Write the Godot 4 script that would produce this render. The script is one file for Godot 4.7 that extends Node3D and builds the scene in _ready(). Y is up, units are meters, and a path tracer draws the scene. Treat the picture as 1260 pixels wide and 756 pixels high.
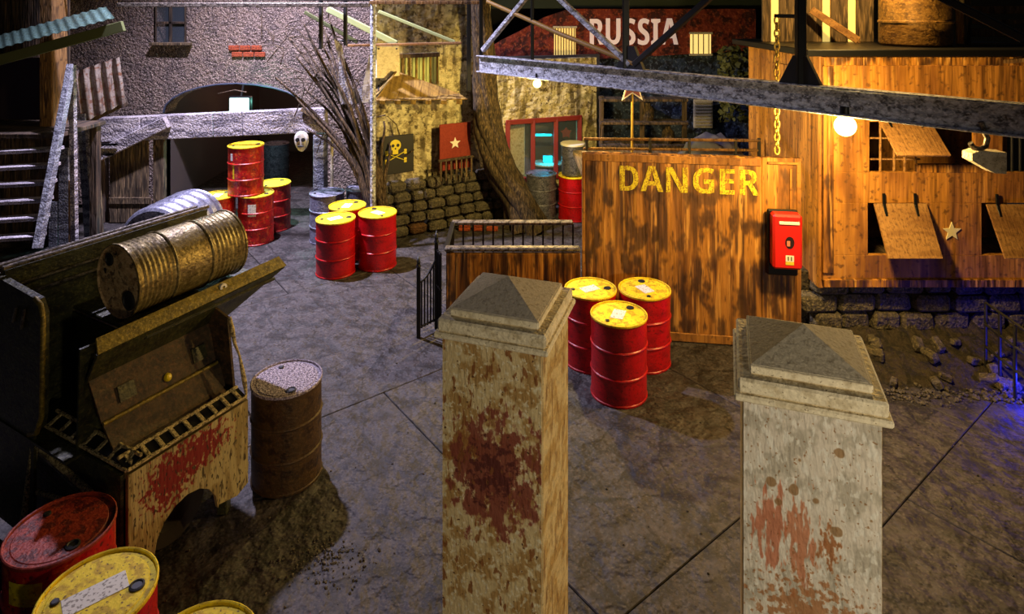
extends Node3D
# Night yard of an abandoned works: oil drums, a wrecked truck, gate pillars and timber sheds.
# A pixel (px, py) of the 1260x756 frame and a distance z give a point: the lens looks level, horizon at row YH.
const F := 793.0
const YH := 8.0
const EYE := 4.0
var M := {}
var names := {}
var rng := RandomNumberGenerator.new()

func W(px: float, py: float, z: float) -> Vector3:
	return Vector3((px - 630.0) / F * z, EYE - (py - YH) / F * z, -z)
func X(px: float, z: float) -> float:
	return (px - 630.0) / F * z
func Y(py: float, z: float) -> float:
	return EYE - (py - YH) / F * z

# ---------------------------------------------------------------- mesh helpers
func S() -> SurfaceTool:
	var st := SurfaceTool.new()
	st.begin(Mesh.PRIMITIVE_TRIANGLES)
	st.set_smooth_group(-1)
	return st

func tri(st: SurfaceTool, a: Vector3, b: Vector3, c: Vector3, dir: Vector3) -> void:
	if (a - c).cross(a - b).dot(dir) < 0.0:
		st.add_vertex(a); st.add_vertex(c); st.add_vertex(b)
	else:
		st.add_vertex(a); st.add_vertex(b); st.add_vertex(c)

func quad(st: SurfaceTool, a: Vector3, b: Vector3, c: Vector3, d: Vector3, dir: Vector3) -> void:
	tri(st, a, b, c, dir); tri(st, a, c, d, dir)

func box(st: SurfaceTool, xf: Transform3D, size: Vector3, bev := 0.01, jit := 0.0) -> void:
	var h := size * 0.5
	var b := minf(bev, minf(h.x, minf(h.y, h.z)) * 0.6)
	var p := {}
	for sx in [-1, 1]:
		for sy in [-1, 1]:
			for sz in [-1, 1]:
				var s := Vector3(sx, sy, sz)
				var k := Vector3.ONE
				if jit > 0.0:
					k = Vector3(1.0 - rng.randf() * jit, 1.0 - rng.randf() * jit, 1.0 - rng.randf() * jit)
				for ax in 3:
					var q := h - Vector3(b, b, b)
					q[ax] = h[ax]
					p[[ax, sx, sy, sz]] = q * s * k
	var T := func(v): return xf * v
	for ax in 3:
		var o := [[1, 2], [0, 2], [0, 1]][ax] as Array
		for s in [-1, 1]:
			var pts := []
			for c in [[-1, -1], [1, -1], [1, 1], [-1, 1]]:
				var key := [0, 0, 0]
				key[ax] = s; key[o[0]] = c[0]; key[o[1]] = c[1]
				pts.append(p[[ax, key[0], key[1], key[2]]])
			var mid: Vector3 = (pts[0] + pts[1] + pts[2] + pts[3]) * 0.25
			quad(st, xf * pts[0], xf * pts[1], xf * pts[2], xf * pts[3], xf.basis * mid)
		for c in [[-1, -1], [1, -1], [1, 1], [-1, 1]]:
			var k0 := [0, 0, 0]
			k0[o[0]] = c[0]; k0[o[1]] = c[1]
			var k1 := k0.duplicate()
			k0[ax] = -1; k1[ax] = 1
			var e := [p[[o[0], k0[0], k0[1], k0[2]]], p[[o[0], k1[0], k1[1], k1[2]]], p[[o[1], k1[0], k1[1], k1[2]]], p[[o[1], k0[0], k0[1], k0[2]]]]
			var em: Vector3 = (e[0] + e[1] + e[2] + e[3]) * 0.25
			quad(st, xf * e[0], xf * e[1], xf * e[2], xf * e[3], xf.basis * em)
	for sx in [-1, 1]:
		for sy in [-1, 1]:
			for sz in [-1, 1]:
				var a: Vector3 = p[[0, sx, sy, sz]]
				tri(st, xf * a, xf * p[[1, sx, sy, sz]], xf * p[[2, sx, sy, sz]], xf.basis * a)

func cbox(st: SurfaceTool, c: Vector3, size: Vector3, bev := 0.01, yaw := 0.0) -> void:
	box(st, Transform3D(Basis(Vector3.UP, yaw), c), size, bev)

func along(a: Vector3, b: Vector3, up := Vector3.UP) -> Transform3D:
	var z := (b - a).normalized()
	if absf(z.dot(up)) > 0.98:
		up = Vector3.RIGHT
	var x := up.cross(z).normalized()
	return Transform3D(Basis(x, z.cross(x), z), (a + b) * 0.5)

func bar(st: SurfaceTool, a: Vector3, b: Vector3, w: float, h: float, bev := 0.006, up := Vector3.UP) -> void:
	box(st, along(a, b, up), Vector3(w, h, (b - a).length()), bev)

func ring(c: Vector3, ax: Vector3, bx: Vector3, r: float, n: int) -> PackedVector3Array:
	var out := PackedVector3Array()
	for i in n:
		var t := TAU * i / n
		out.append(c + (ax * cos(t) + bx * sin(t)) * r)
	return out

func tube(st: SurfaceTool, pts: Array, radii, sides := 8) -> void:
	var n := pts.size()
	var rings := []
	var side := Vector3.ZERO
	for i in n:
		var d: Vector3 = (pts[mini(i + 1, n - 1)] - pts[maxi(i - 1, 0)]).normalized()
		if side == Vector3.ZERO:
			side = d.cross(Vector3.UP if absf(d.y) < 0.9 else Vector3.RIGHT).normalized()
		side = (side - d * side.dot(d)).normalized()
		var r: float = radii[i] if radii is Array else radii
		rings.append(ring(pts[i], side, d.cross(side), r, sides))
	st.set_smooth_group(0)
	for i in n - 1:
		for j in sides:
			var k := (j + 1) % sides
			var mid: Vector3 = (rings[i][j] + rings[i][k]) * 0.5 - pts[i]
			quad(st, rings[i][j], rings[i][k], rings[i + 1][k], rings[i + 1][j], mid)
	st.set_smooth_group(-1)
	for e in [0, n - 1]:
		var out: Vector3 = pts[0] - pts[1] if e == 0 else pts[n - 1] - pts[n - 2]
		for j in sides:
			tri(st, pts[e], rings[e][j], rings[e][(j + 1) % sides], out)

func lathe(st: SurfaceTool, xf: Transform3D, prof: Array, segs := 32, hard := true) -> void:
	for i in prof.size() - 1:
		st.set_smooth_group(i + 1 if hard else 0)
		var a: Vector2 = prof[i]
		var b: Vector2 = prof[i + 1]
		var nr := Vector2(b.y - a.y, a.x - b.x)
		for j in segs:
			var t0 := TAU * j / segs
			var t1 := TAU * (j + 1) / segs
			var tm := (t0 + t1) * 0.5
			var dir := xf.basis * Vector3(cos(tm) * nr.x, nr.y, sin(tm) * nr.x)
			var p0 := xf * Vector3(cos(t0) * a.x, a.y, sin(t0) * a.x)
			var p1 := xf * Vector3(cos(t1) * a.x, a.y, sin(t1) * a.x)
			var p2 := xf * Vector3(cos(t1) * b.x, b.y, sin(t1) * b.x)
			var p3 := xf * Vector3(cos(t0) * b.x, b.y, sin(t0) * b.x)
			if a.x > 0.0001:
				tri(st, p0, p1, p2, dir)
			if b.x > 0.0001:
				tri(st, p0, p2, p3, dir)
	st.set_smooth_group(-1)

func prism(st: SurfaceTool, poly: PackedVector2Array, depth: float, xf: Transform3D, uvr := Rect2()) -> void:
	var idx := Geometry2D.triangulate_polygon(poly)
	var hz := depth * 0.5
	var use_uv := uvr.size.x > 0.0
	var put_v := func(v: Vector2, z: float):
		if use_uv:
			st.set_uv(Vector2((v.x - uvr.position.x) / uvr.size.x, 1.0 - (v.y - uvr.position.y) / uvr.size.y))
		st.add_vertex(xf * Vector3(v.x, v.y, z))
	for i in range(0, idx.size(), 3):
		for z in [hz, -hz]:
			var a := poly[idx[i]]
			var b := poly[idx[i + 1]]
			var c := poly[idx[i + 2]]
			var ccw := (b - a).cross(c - a) > 0.0
			if ccw == (z > 0.0):
				put_v.call(a, z); put_v.call(c, z); put_v.call(b, z)
			else:
				put_v.call(a, z); put_v.call(b, z); put_v.call(c, z)
	var cw := Geometry2D.is_polygon_clockwise(poly)
	for i in poly.size():
		var a := poly[i]
		var b := poly[(i + 1) % poly.size()]
		var e := b - a
		var nr := Vector2(e.y, -e.x)
		if cw:
			nr = -nr
		if use_uv:
			st.set_uv(Vector2((a.x - uvr.position.x) / uvr.size.x, 1.0 - (a.y - uvr.position.y) / uvr.size.y))
		quad(st, xf * Vector3(a.x, a.y, hz), xf * Vector3(b.x, b.y, hz), xf * Vector3(b.x, b.y, -hz), xf * Vector3(a.x, a.y, -hz), xf.basis * Vector3(nr.x, nr.y, 0))

func panel(st: SurfaceTool, a: Vector3, b: Vector3, c: Vector3, d: Vector3, t := 0.02) -> void:
	var n := (b - a).cross(d - a).normalized() * t * 0.5
	quad(st, a + n, b + n, c + n, d + n, n)
	quad(st, a - n, b - n, c - n, d - n, -n)
	var mid := (a + b + c + d) * 0.25
	for e in [[a, b], [b, c], [c, d], [d, a]]:
		quad(st, e[0] + n, e[1] + n, e[1] - n, e[0] - n, (e[0] + e[1]) * 0.5 - mid)

func corrugated(st: SurfaceTool, a: Vector3, b: Vector3, c: Vector3, d: Vector3, waves: int, amp: float) -> void:
	# ridges run from edge ab to edge dc
	var n := (b - a).cross(d - a).normalized()
	var steps := waves * 6
	st.set_smooth_group(0)
	for i in steps:
		var t0 := float(i) / steps
		var t1 := float(i + 1) / steps
		var o0 := n * amp * sin(t0 * waves * TAU)
		var o1 := n * amp * sin(t1 * waves * TAU)
		for s in [1.0, -1.0]:
			var k: Vector3 = n * 0.002 * s
			quad(st, a.lerp(b, t0) + o0 + k, a.lerp(b, t1) + o1 + k, d.lerp(c, t1) + o1 + k, d.lerp(c, t0) + o0 + k, n * s)
	st.set_smooth_group(-1)

func star_poly(r: float, inner := 0.42) -> PackedVector2Array:
	var p := PackedVector2Array()
	for i in 10:
		var t := PI / 2 + TAU * i / 10.0
		p.append(Vector2(cos(t), sin(t)) * (r if i % 2 == 0 else r * inner))
	return p

func stone_mesh(size: Vector3, bev := 0.04) -> ArrayMesh:
	var st := S()
	box(st, Transform3D(), size, bev, 0.16)
	st.generate_normals()
	return st.commit()

# ---------------------------------------------------------------- node helpers
func numbered(n: String) -> String:
	names[n] = names.get(n, -1) + 1
	return n if names[n] == 0 else "%s_%03d" % [n, names[n]]

func thing(called: String, label: String, category: String, at := Vector3.ZERO, group := "", yaw := 0.0) -> Node3D:
	var o := Node3D.new()
	o.name = numbered(called)
	add_child(o)
	o.position = at
	o.rotation.y = yaw
	o.set_meta("label", label)
	o.set_meta("category", category)
	if group:
		o.set_meta("group", group)
	return o

func structure(called: String, label := "") -> Node3D:
	var o := Node3D.new()
	o.name = numbered(called)
	add_child(o)
	o.set_meta("kind", "structure")
	if label:
		o.set_meta("label", label)
	return o

func part(parent: Node3D, called: String, st: SurfaceTool, mat: Material, world := true) -> MeshInstance3D:
	st.generate_normals()
	return part_mesh(parent, called, st.commit(), mat, world)

func part_mesh(parent: Node3D, called: String, mesh: Mesh, mat: Material, world := true) -> MeshInstance3D:
	var o := MeshInstance3D.new()
	o.mesh = mesh
	o.material_override = mat
	o.name = called
	parent.add_child(o, true)
	if world:   # the mesh was drawn in world coordinates
		o.transform = parent.global_transform.affine_inverse()
	return o

# ---------------------------------------------------------------- procedural textures
func noise_bytes(w: int, h: int, L: Dictionary) -> PackedByteArray:
	var n := FastNoiseLite.new()
	n.seed = L.get("seed", 1)
	n.noise_type = L.get("type", FastNoiseLite.TYPE_SIMPLEX_SMOOTH)
	n.frequency = L.get("f", 0.01)
	n.fractal_octaves = L.get("oct", 4)
	n.fractal_gain = L.get("gain", 0.55)
	if L.get("crack", false):
		n.noise_type = FastNoiseLite.TYPE_CELLULAR
		n.cellular_return_type = FastNoiseLite.RETURN_DISTANCE2_SUB
		n.fractal_type = FastNoiseLite.FRACTAL_NONE
		n.domain_warp_enabled = true
		n.domain_warp_amplitude = 22.0
		n.domain_warp_frequency = 0.02
	var sx: float = L.get("sx", 1.0)
	var sy: float = L.get("sy", 1.0)
	var im := n.get_seamless_image(maxi(8, int(w / sx)), maxi(8, int(h / sy)))
	im.convert(Image.FORMAT_L8)
	if im.get_width() != w or im.get_height() != h:
		im.resize(w, h, Image.INTERPOLATE_CUBIC)
	return im.get_data()

func tex(w: int, h: int, base: Color, layers: Array) -> ImageTexture:
	var count := w * h
	var rr := PackedFloat32Array(); rr.resize(count); rr.fill(base.r)
	var gg := PackedFloat32Array(); gg.resize(count); gg.fill(base.g)
	var bb := PackedFloat32Array(); bb.resize(count); bb.fill(base.b)
	for L in layers:
		var nb := noise_bytes(w, h, L)
		var lut := PackedFloat32Array()
		for i in 256:
			lut.append(smoothstep(float(L.lo), float(L.get("hi", 1.0)), i / 255.0) * float(L.get("a", 1.0)))
		var c: Color = L.c
		var mask: Array = L.get("m", [])
		if mask.is_empty():
			for i in count:
				var a := lut[nb[i]]
				rr[i] += (c.r - rr[i]) * a
				gg[i] += (c.g - gg[i]) * a
				bb[i] += (c.b - bb[i]) * a
		else:   # a stain with an outline: noise thresholded inside an ellipse
			var x0 := maxi(0, int((mask[0] - mask[2] * 1.6) * w))
			var x1 := mini(w, int((mask[0] + mask[2] * 1.6) * w))
			for y in range(maxi(0, int((mask[1] - mask[3] * 1.6) * h)), mini(h, int((mask[1] + mask[3] * 1.6) * h))):
				for x in range(x0, x1):
					var d := Vector2((float(x) / w - mask[0]) / mask[2], (float(y) / h - mask[1]) / mask[3]).length()
					var i := y * w + x
					var a := smoothstep(0.0, 0.22, nb[i] / 255.0 * 1.25 - d * 0.62 - float(L.lo) + 0.2) * float(L.get("a", 1.0))
					rr[i] += (c.r - rr[i]) * a
					gg[i] += (c.g - gg[i]) * a
					bb[i] += (c.b - bb[i]) * a
	var out := PackedByteArray()
	out.resize(count * 3)
	for i in count:
		out[i * 3] = int(clampf(rr[i], 0, 1) * 255.0)
		out[i * 3 + 1] = int(clampf(gg[i], 0, 1) * 255.0)
		out[i * 3 + 2] = int(clampf(bb[i], 0, 1) * 255.0)
	return ImageTexture.create_from_image(Image.create_from_data(w, h, false, Image.FORMAT_RGB8, out))

func bump(size: int, strength: float, L: Dictionary) -> ImageTexture:
	var im := Image.create_from_data(size, size, false, Image.FORMAT_L8, noise_bytes(size, size, L))
	im.convert(Image.FORMAT_RGBA8)
	im.bump_map_to_normal_map(strength)
	return ImageTexture.create_from_image(im)

func mat(t: Texture2D, metres: float, rough := 0.85, metal := 0.0, nrm: Texture2D = null, nscale := 1.0, tint := Color.WHITE) -> StandardMaterial3D:
	var m := StandardMaterial3D.new()
	m.albedo_color = tint
	m.roughness = rough
	m.metallic = metal
	if t:
		m.albedo_texture = t
		m.uv1_triplanar = true
		m.uv1_world_triplanar = true
		m.uv1_scale = Vector3.ONE / metres
	if nrm:
		m.normal_enabled = true
		m.normal_texture = nrm
		m.normal_scale = nscale
	return m

func flat(c: Color, rough := 0.8, metal := 0.0) -> StandardMaterial3D:
	var m := StandardMaterial3D.new()
	m.albedo_color = c
	m.roughness = rough
	m.metallic = metal
	return m

func glow(c: Color, e: float) -> StandardMaterial3D:
	var m := flat(c)
	m.emission_enabled = true
	m.emission = c
	m.emission_energy_multiplier = e
	return m

func lamp(parent: Node3D, at: Vector3, c: Color, e: float, size: float) -> OmniLight3D:
	var l := OmniLight3D.new()
	l.light_color = c
	l.light_energy = e
	l.light_size = size
	l.omni_range = 60.0
	l.omni_attenuation = 2.0
	l.shadow_enabled = true
	l.name = "lamp_light"
	parent.add_child(l, true)
	l.global_position = at
	return l

func spot(parent: Node3D, at: Vector3, to: Vector3, c: Color, e: float, size: float, cone: float) -> SpotLight3D:
	var l := SpotLight3D.new()
	l.light_color = c
	l.light_energy = e
	l.light_size = size
	l.spot_range = 60.0
	l.spot_attenuation = 2.0
	l.spot_angle = cone
	l.spot_angle_attenuation = 0.6
	l.shadow_enabled = true
	l.name = "lamp_light"
	parent.add_child(l, true)
	l.look_at_from_position(at, to)
	return l

func make_materials() -> void:
	var C := func(r, g, b): return Color8(r, g, b)
	var n_fine := bump(384, 5.0, {seed = 11, f = 0.05, oct = 4})
	var n_coarse := bump(384, 9.0, {seed = 12, f = 0.022, oct = 5})
	var n_grain := bump(384, 4.0, {seed = 13, f = 0.06, oct = 3, sy = 10.0})
	M.n_fine = n_fine; M.n_coarse = n_coarse; M.n_grain = n_grain
	var conc := tex(640, 640, Color8(98, 94, 97), [
		{seed = 1, f = 0.012, lo = 0.42, hi = 0.7, c = Color8(46, 42, 43), a = 0.9},
		{seed = 2, f = 0.03, lo = 0.5, hi = 0.75, c = Color8(132, 126, 124), a = 0.6},
		{seed = 3, f = 0.09, oct = 3, lo = 0.52, hi = 0.8, c = Color8(42, 39, 40), a = 0.7},
		{seed = 8, f = 0.009, crack = true, lo = 0.035, hi = 0.0, c = Color8(24, 22, 22), a = 0.85},
		{seed = 4, f = 0.15, oct = 2, lo = 0.66, hi = 0.8, c = Color8(176, 168, 158), a = 0.5}])
	M.concrete = mat(conc, 2.6, 0.7, 0.0, n_coarse, 0.75)
	M.concrete.albedo_color = Color8(152, 147, 144)
	M.concrete_b = mat(conc, 3.4, 0.7, 0.0, n_coarse, 0.75, Color8(152, 147, 144))
	M.earth = mat(tex(256, 256, Color8(52, 44, 34), [
		{seed = 5, f = 0.03, lo = 0.4, hi = 0.7, c = Color8(28, 25, 20)},
		{seed = 6, f = 0.1, oct = 3, lo = 0.55, hi = 0.75, c = Color8(72, 64, 48), a = 0.7}]), 1.1, 0.95, 0.0, n_coarse, 1.6)
	var ply_l := [
		{seed = 21, f = 0.012, sy = 14.0, lo = 0.4, hi = 0.75, c = Color8(112, 68, 20), a = 0.9},
		{seed = 22, f = 0.024, sy = 18.0, lo = 0.5, hi = 0.85, c = Color8(60, 34, 10), a = 0.9},
		{seed = 23, f = 0.04, sy = 24.0, lo = 0.55, hi = 0.85, c = Color8(226, 168, 84), a = 0.8},
		{seed = 24, f = 0.012, sy = 2.0, lo = 0.5, hi = 0.8, c = Color8(52, 29, 9), a = 0.8},
		{seed = 25, f = 0.09, oct = 2, sy = 8.0, lo = 0.66, hi = 0.9, c = Color8(40, 22, 8), a = 0.6}]
	var ply := tex(640, 640, Color8(176, 118, 42), ply_l)
	M.ply = mat(ply, 2.3, 0.6, 0.0, n_grain, 0.7)
	var ply2 := tex(512, 512, Color8(176, 120, 46), [
		{seed = 121, f = 0.01, sy = 3.0, lo = 0.35, hi = 0.8, c = Color8(120, 74, 24), a = 0.85},
		{seed = 122, f = 0.03, sy = 16.0, lo = 0.45, hi = 0.9, c = Color8(96, 58, 20), a = 0.6},
		{seed = 123, f = 0.05, sy = 20.0, lo = 0.55, hi = 0.95, c = Color8(212, 156, 74), a = 0.6},
		{seed = 124, f = 0.05, oct = 4, lo = 0.6, hi = 0.85, c = Color8(70, 42, 16), a = 0.6}])
	M.ply_far = mat(ply2, 2.9, 0.65, 0.0, n_grain, 0.5)
	M.flap = mat(tex(256, 256, Color8(156, 116, 66), [
		{seed = 27, f = 0.02, sx = 5.0, lo = 0.45, hi = 0.7, c = Color8(120, 82, 42), a = 0.8},
		{seed = 28, f = 0.08, lo = 0.58, hi = 0.75, c = Color8(82, 52, 28), a = 0.7}]), 0.9, 0.7, 0.0, n_grain, 0.5)
	M.plank = mat(tex(256, 384, Color8(92, 76, 56), [
		{seed = 31, f = 0.03, sy = 10.0, lo = 0.42, hi = 0.7, c = Color8(52, 41, 28)},
		{seed = 32, f = 0.06, sy = 14.0, lo = 0.52, hi = 0.76, c = Color8(142, 118, 84), a = 0.8}]), 1.0, 0.85, 0.0, n_grain, 1.0)
	M.dark_plank = mat(tex(256, 384, Color8(70, 56, 44), [  # plank texture in a darker brown
		{seed = 36, f = 0.03, sy = 11.0, lo = 0.42, hi = 0.75, c = Color8(38, 30, 24)},
		{seed = 37, f = 0.07, sy = 16.0, lo = 0.54, hi = 0.8, c = Color8(104, 84, 62), a = 0.7}]), 1.2, 0.85, 0.0, n_grain, 1.0)
	M.pine = mat(tex(256, 384, Color8(126, 92, 50), [
		{seed = 38, f = 0.03, sy = 10.0, lo = 0.42, hi = 0.75, c = Color8(78, 54, 28)},
		{seed = 39, f = 0.06, sy = 14.0, lo = 0.54, hi = 0.8, c = Color8(168, 130, 80), a = 0.7}]), 0.9, 0.8, 0.0, n_grain, 1.0)
	M.pale_wood = mat(tex(384, 256, Color8(182, 174, 178), [
		{seed = 33, f = 0.03, sx = 9.0, lo = 0.42, hi = 0.7, c = Color8(104, 98, 108)},
		{seed = 34, f = 0.09, lo = 0.5, hi = 0.72, c = Color8(206, 196, 196), a = 0.75},
		{seed = 35, f = 0.12, oct = 2, lo = 0.62, hi = 0.74, c = Color8(48, 42, 46), a = 0.85}]), 1.1, 0.85, 0.0, n_fine, 1.2)
	var grit := [
		{seed = 41, f = 0.012, lo = 0.42, hi = 0.7, c = Color8(96, 82, 80), a = 0.8},
		{seed = 42, f = 0.16, oct = 2, lo = 0.52, hi = 0.7, c = Color8(50, 39, 36), a = 0.9},
		{seed = 43, f = 0.15, oct = 2, lo = 0.58, hi = 0.74, c = Color8(214, 196, 176), a = 0.8}]
	M.pebble = mat(tex(384, 384, Color8(132, 112, 102), grit), 1.7, 0.9, 0.0, n_fine, 1.8)
	M.plaster = mat(tex(512, 512, Color8(208, 198, 156), [
		{seed = 44, f = 0.012, lo = 0.44, hi = 0.68, c = Color8(150, 134, 92), a = 0.85},
		{seed = 45, f = 0.035, lo = 0.55, hi = 0.74, c = Color8(70, 60, 38), a = 0.9},
		{seed = 46, f = 0.1, oct = 3, lo = 0.56, hi = 0.76, c = Color8(236, 226, 188), a = 0.7},
		{seed = 47, f = 0.02, sy = 6.0, lo = 0.54, hi = 0.76, c = Color8(60, 50, 30), a = 0.75}]), 2.6, 0.9, 0.0, n_coarse, 1.2)
	M.blue_wall = mat(tex(256, 256, Color8(52, 66, 92), [
		{seed = 48, f = 0.02, lo = 0.42, hi = 0.65, c = Color8(24, 28, 40)},
		{seed = 49, f = 0.09, lo = 0.58, hi = 0.74, c = Color8(130, 146, 170), a = 0.7}]), 2.0, 0.85, 0.0, n_coarse, 1.0)
	M.red_wall = mat(tex(256, 256, Color8(126, 46, 30), [
		{seed = 50, f = 0.02, lo = 0.42, hi = 0.68, c = Color8(64, 22, 18)},
		{seed = 51, f = 0.08, lo = 0.56, hi = 0.75, c = Color8(176, 88, 52), a = 0.7}]), 2.2, 0.85, 0.0, n_coarse, 1.0)
	M.stone = mat(tex(256, 256, Color8(78, 72, 60), [
		{seed = 52, f = 0.03, lo = 0.42, hi = 0.8, c = Color8(46, 42, 32)},
		{seed = 53, f = 0.09, lo = 0.55, hi = 0.75, c = Color8(140, 126, 96), a = 0.7}]), 0.8, 0.9, 0.0, n_coarse, 1.5)
	M.stone_warm = mat(M.stone.albedo_texture, 0.7, 0.9, 0.0, n_coarse, 1.5, Color8(255, 190, 140))
	M.bark = mat(tex(256, 384, Color8(96, 78, 54), [
		{seed = 54, f = 0.05, sy = 6.0, lo = 0.42, hi = 0.64, c = Color8(34, 26, 18)},
		{seed = 55, f = 0.08, sy = 8.0, lo = 0.56, hi = 0.74, c = Color8(168, 146, 106), a = 0.8}]), 0.55, 0.95, 0.0, n_grain, 2.0, Color8(176, 172, 168))
	M.bark_grey = mat(M.bark.albedo_texture, 0.5, 0.95, 0.0, n_grain, 2.0, Color8(205, 200, 214))
	M.drum_red = mat(tex(256, 256, Color8(184, 12, 20), [
		{seed = 61, f = 0.02, lo = 0.45, hi = 0.75, c = Color8(150, 8, 16), a = 0.8},
		{seed = 62, f = 0.1, lo = 0.68, hi = 0.8, c = Color8(74, 16, 10), a = 0.75}]), 0.9, 0.36, 0.0, n_fine, 0.15)
	M.drum_worn = mat(tex(256, 256, Color8(186, 22, 20), [
		{seed = 63, f = 0.015, lo = 0.46, hi = 0.7, c = Color8(128, 10, 12), a = 0.8},
		{seed = 64, f = 0.06, sy = 3.0, lo = 0.62, hi = 0.74, c = Color8(214, 106, 40), a = 0.8},
		{seed = 65, f = 0.1, lo = 0.66, hi = 0.76, c = Color8(50, 16, 12), a = 0.9}]), 1.1, 0.4, 0.0, n_fine, 0.25)
	M.lid = mat(tex(256, 256, Color8(240, 212, 20), [
		{seed = 66, f = 0.025, lo = 0.48, hi = 0.72, c = Color8(188, 152, 14), a = 0.8},
		{seed = 67, f = 0.09, lo = 0.74, hi = 0.84, c = Color8(84, 62, 12), a = 0.85}]), 0.8, 0.72, 0.0, n_fine, 0.25)
	M.lid_rust = mat(tex(256, 256, Color8(150, 46, 24), [
		{seed = 68, f = 0.02, lo = 0.44, hi = 0.68, c = Color8(92, 24, 14)},
		{seed = 69, f = 0.08, lo = 0.6, hi = 0.76, c = Color8(190, 84, 44), a = 0.7}]), 0.6, 0.6, 0.0, n_fine, 0.4)
	M.drum_brown = mat(tex(256, 256, Color8(74, 54, 26), [
		{seed = 70, f = 0.02, lo = 0.44, hi = 0.7, c = Color8(42, 28, 14)},
		{seed = 71, f = 0.08, lo = 0.6, hi = 0.76, c = Color8(112, 84, 44), a = 0.6}]), 0.8, 0.55, 0.2, n_fine, 0.4)
	M.lid_ash = mat(tex(256, 256, Color8(150, 138, 150), [
		{seed = 72, f = 0.07, lo = 0.48, hi = 0.66, c = Color8(70, 60, 70), a = 0.9},
		{seed = 73, f = 0.12, oct = 2, lo = 0.58, hi = 0.72, c = Color8(226, 216, 224), a = 0.9}]), 0.5, 0.8, 0.0, n_fine, 1.2)
	M.drum_grey = mat(tex(256, 256, Color8(128, 130, 150), [
		{seed = 74, f = 0.03, lo = 0.46, hi = 0.7, c = Color8(84, 86, 104)},
		{seed = 75, f = 0.1, lo = 0.6, hi = 0.74, c = Color8(206, 206, 218), a = 0.7}]), 0.9, 0.5, 0.3, n_fine, 0.4)
	M.drum_olive = mat(tex(256, 256, Color8(150, 132, 82), [
		{seed = 76, f = 0.02, lo = 0.44, hi = 0.7, c = Color8(104, 88, 50)},
		{seed = 77, f = 0.08, lo = 0.56, hi = 0.74, c = Color8(196, 178, 122), a = 0.7},
		{seed = 78, f = 0.1, lo = 0.64, hi = 0.76, c = Color8(56, 44, 24), a = 0.8}]), 0.9, 0.42, 0.45, n_fine, 0.4)
	M.drum_end = mat(tex(256, 256, Color8(206, 172, 122), [
		{seed = 79, f = 0.03, lo = 0.44, hi = 0.68, c = Color8(156, 120, 78)},
		{seed = 80, f = 0.12, oct = 2, lo = 0.56, hi = 0.74, c = Color8(228, 202, 156), a = 0.7},
		{seed = 81, f = 0.025, lo = 0.66, hi = 0.72, c = Color8(26, 20, 14)}]), 0.7, 0.8, 0.1, n_fine, 0.6)
	M.truck_green = mat(tex(256, 256, Color8(54, 56, 30), [
		{seed = 82, f = 0.02, lo = 0.46, hi = 0.72, c = Color8(30, 30, 16)},
		{seed = 83, f = 0.09, lo = 0.62, hi = 0.76, c = Color8(112, 104, 54), a = 0.7}]), 0.8, 0.5, 0.1, n_fine, 0.4)
	M.truck_olive = mat(tex(256, 256, Color8(122, 106, 36), [
		{seed = 84, f = 0.03, lo = 0.46, hi = 0.7, c = Color8(84, 72, 24)},
		{seed = 85, f = 0.1, lo = 0.6, hi = 0.76, c = Color8(206, 176, 70), a = 0.7}]), 0.7, 0.5, 0.1, n_fine, 0.4)
	M.truck_rust = mat(tex(256, 256, Color8(72, 56, 32), [
		{seed = 86, f = 0.02, lo = 0.44, hi = 0.68, c = Color8(38, 30, 18)},
		{seed = 87, f = 0.07, lo = 0.58, hi = 0.74, c = Color8(128, 84, 46), a = 0.6}]), 0.7, 0.7, 0.0, n_fine, 0.5)
	M.tan_frame = mat(tex(256, 256, Color8(204, 184, 128), [
		{seed = 88, f = 0.05, lo = 0.48, hi = 0.7, c = Color8(90, 76, 44)},
		{seed = 89, f = 0.12, oct = 2, lo = 0.6, hi = 0.74, c = Color8(40, 32, 20)}]), 0.5, 0.75, 0.0, n_fine, 0.6)
	M.steel = mat(tex(256, 256, Color8(190, 194, 206), [
		{seed = 90, f = 0.03, lo = 0.46, hi = 0.68, c = Color8(84, 86, 96)},
		{seed = 91, f = 0.07, lo = 0.6, hi = 0.76, c = Color8(62, 54, 46), a = 0.8},
		{seed = 92, f = 0.11, oct = 2, lo = 0.62, hi = 0.74, c = Color8(236, 236, 240), a = 0.8}]), 1.0, 0.6, 0.1, n_fine, 1.0)
	M.black_iron = flat(Color8(24, 24, 25), 0.45, 0.5)
	M.dark_steel = flat(Color8(44, 44, 46), 0.55, 0.4)
	M.worn_rail = mat(M.steel.albedo_texture, 0.7, 0.45, 0.5, n_fine, 0.4, Color8(170, 156, 136))
	M.galvanised = mat(M.drum_grey.albedo_texture, 0.8, 0.42, 0.6, n_fine, 0.3, Color8(240, 240, 240))
	M.tin = mat(tex(256, 384, Color8(150, 140, 134), [
		{seed = 93, f = 0.025, sy = 5.0, lo = 0.46, hi = 0.68, c = Color8(104, 92, 86)},
		{seed = 94, f = 0.02, lo = 0.56, hi = 0.72, c = Color8(112, 66, 44), a = 0.8}]), 0.9, 0.6, 0.3, n_fine, 0.5)
	M.green_sheet = mat(tex(256, 256, Color8(74, 98, 94), [
		{seed = 95, f = 0.03, lo = 0.46, hi = 0.7, c = Color8(70, 92, 82)},
		{seed = 96, f = 0.1, lo = 0.6, hi = 0.74, c = Color8(44, 52, 34)}]), 1.0, 0.5, 0.0, n_fine, 0.6)
	M.green_beam = flat(Color8(78, 84, 44), 0.8)
	M.pale_green = flat(Color8(176, 188, 128), 0.6)
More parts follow.
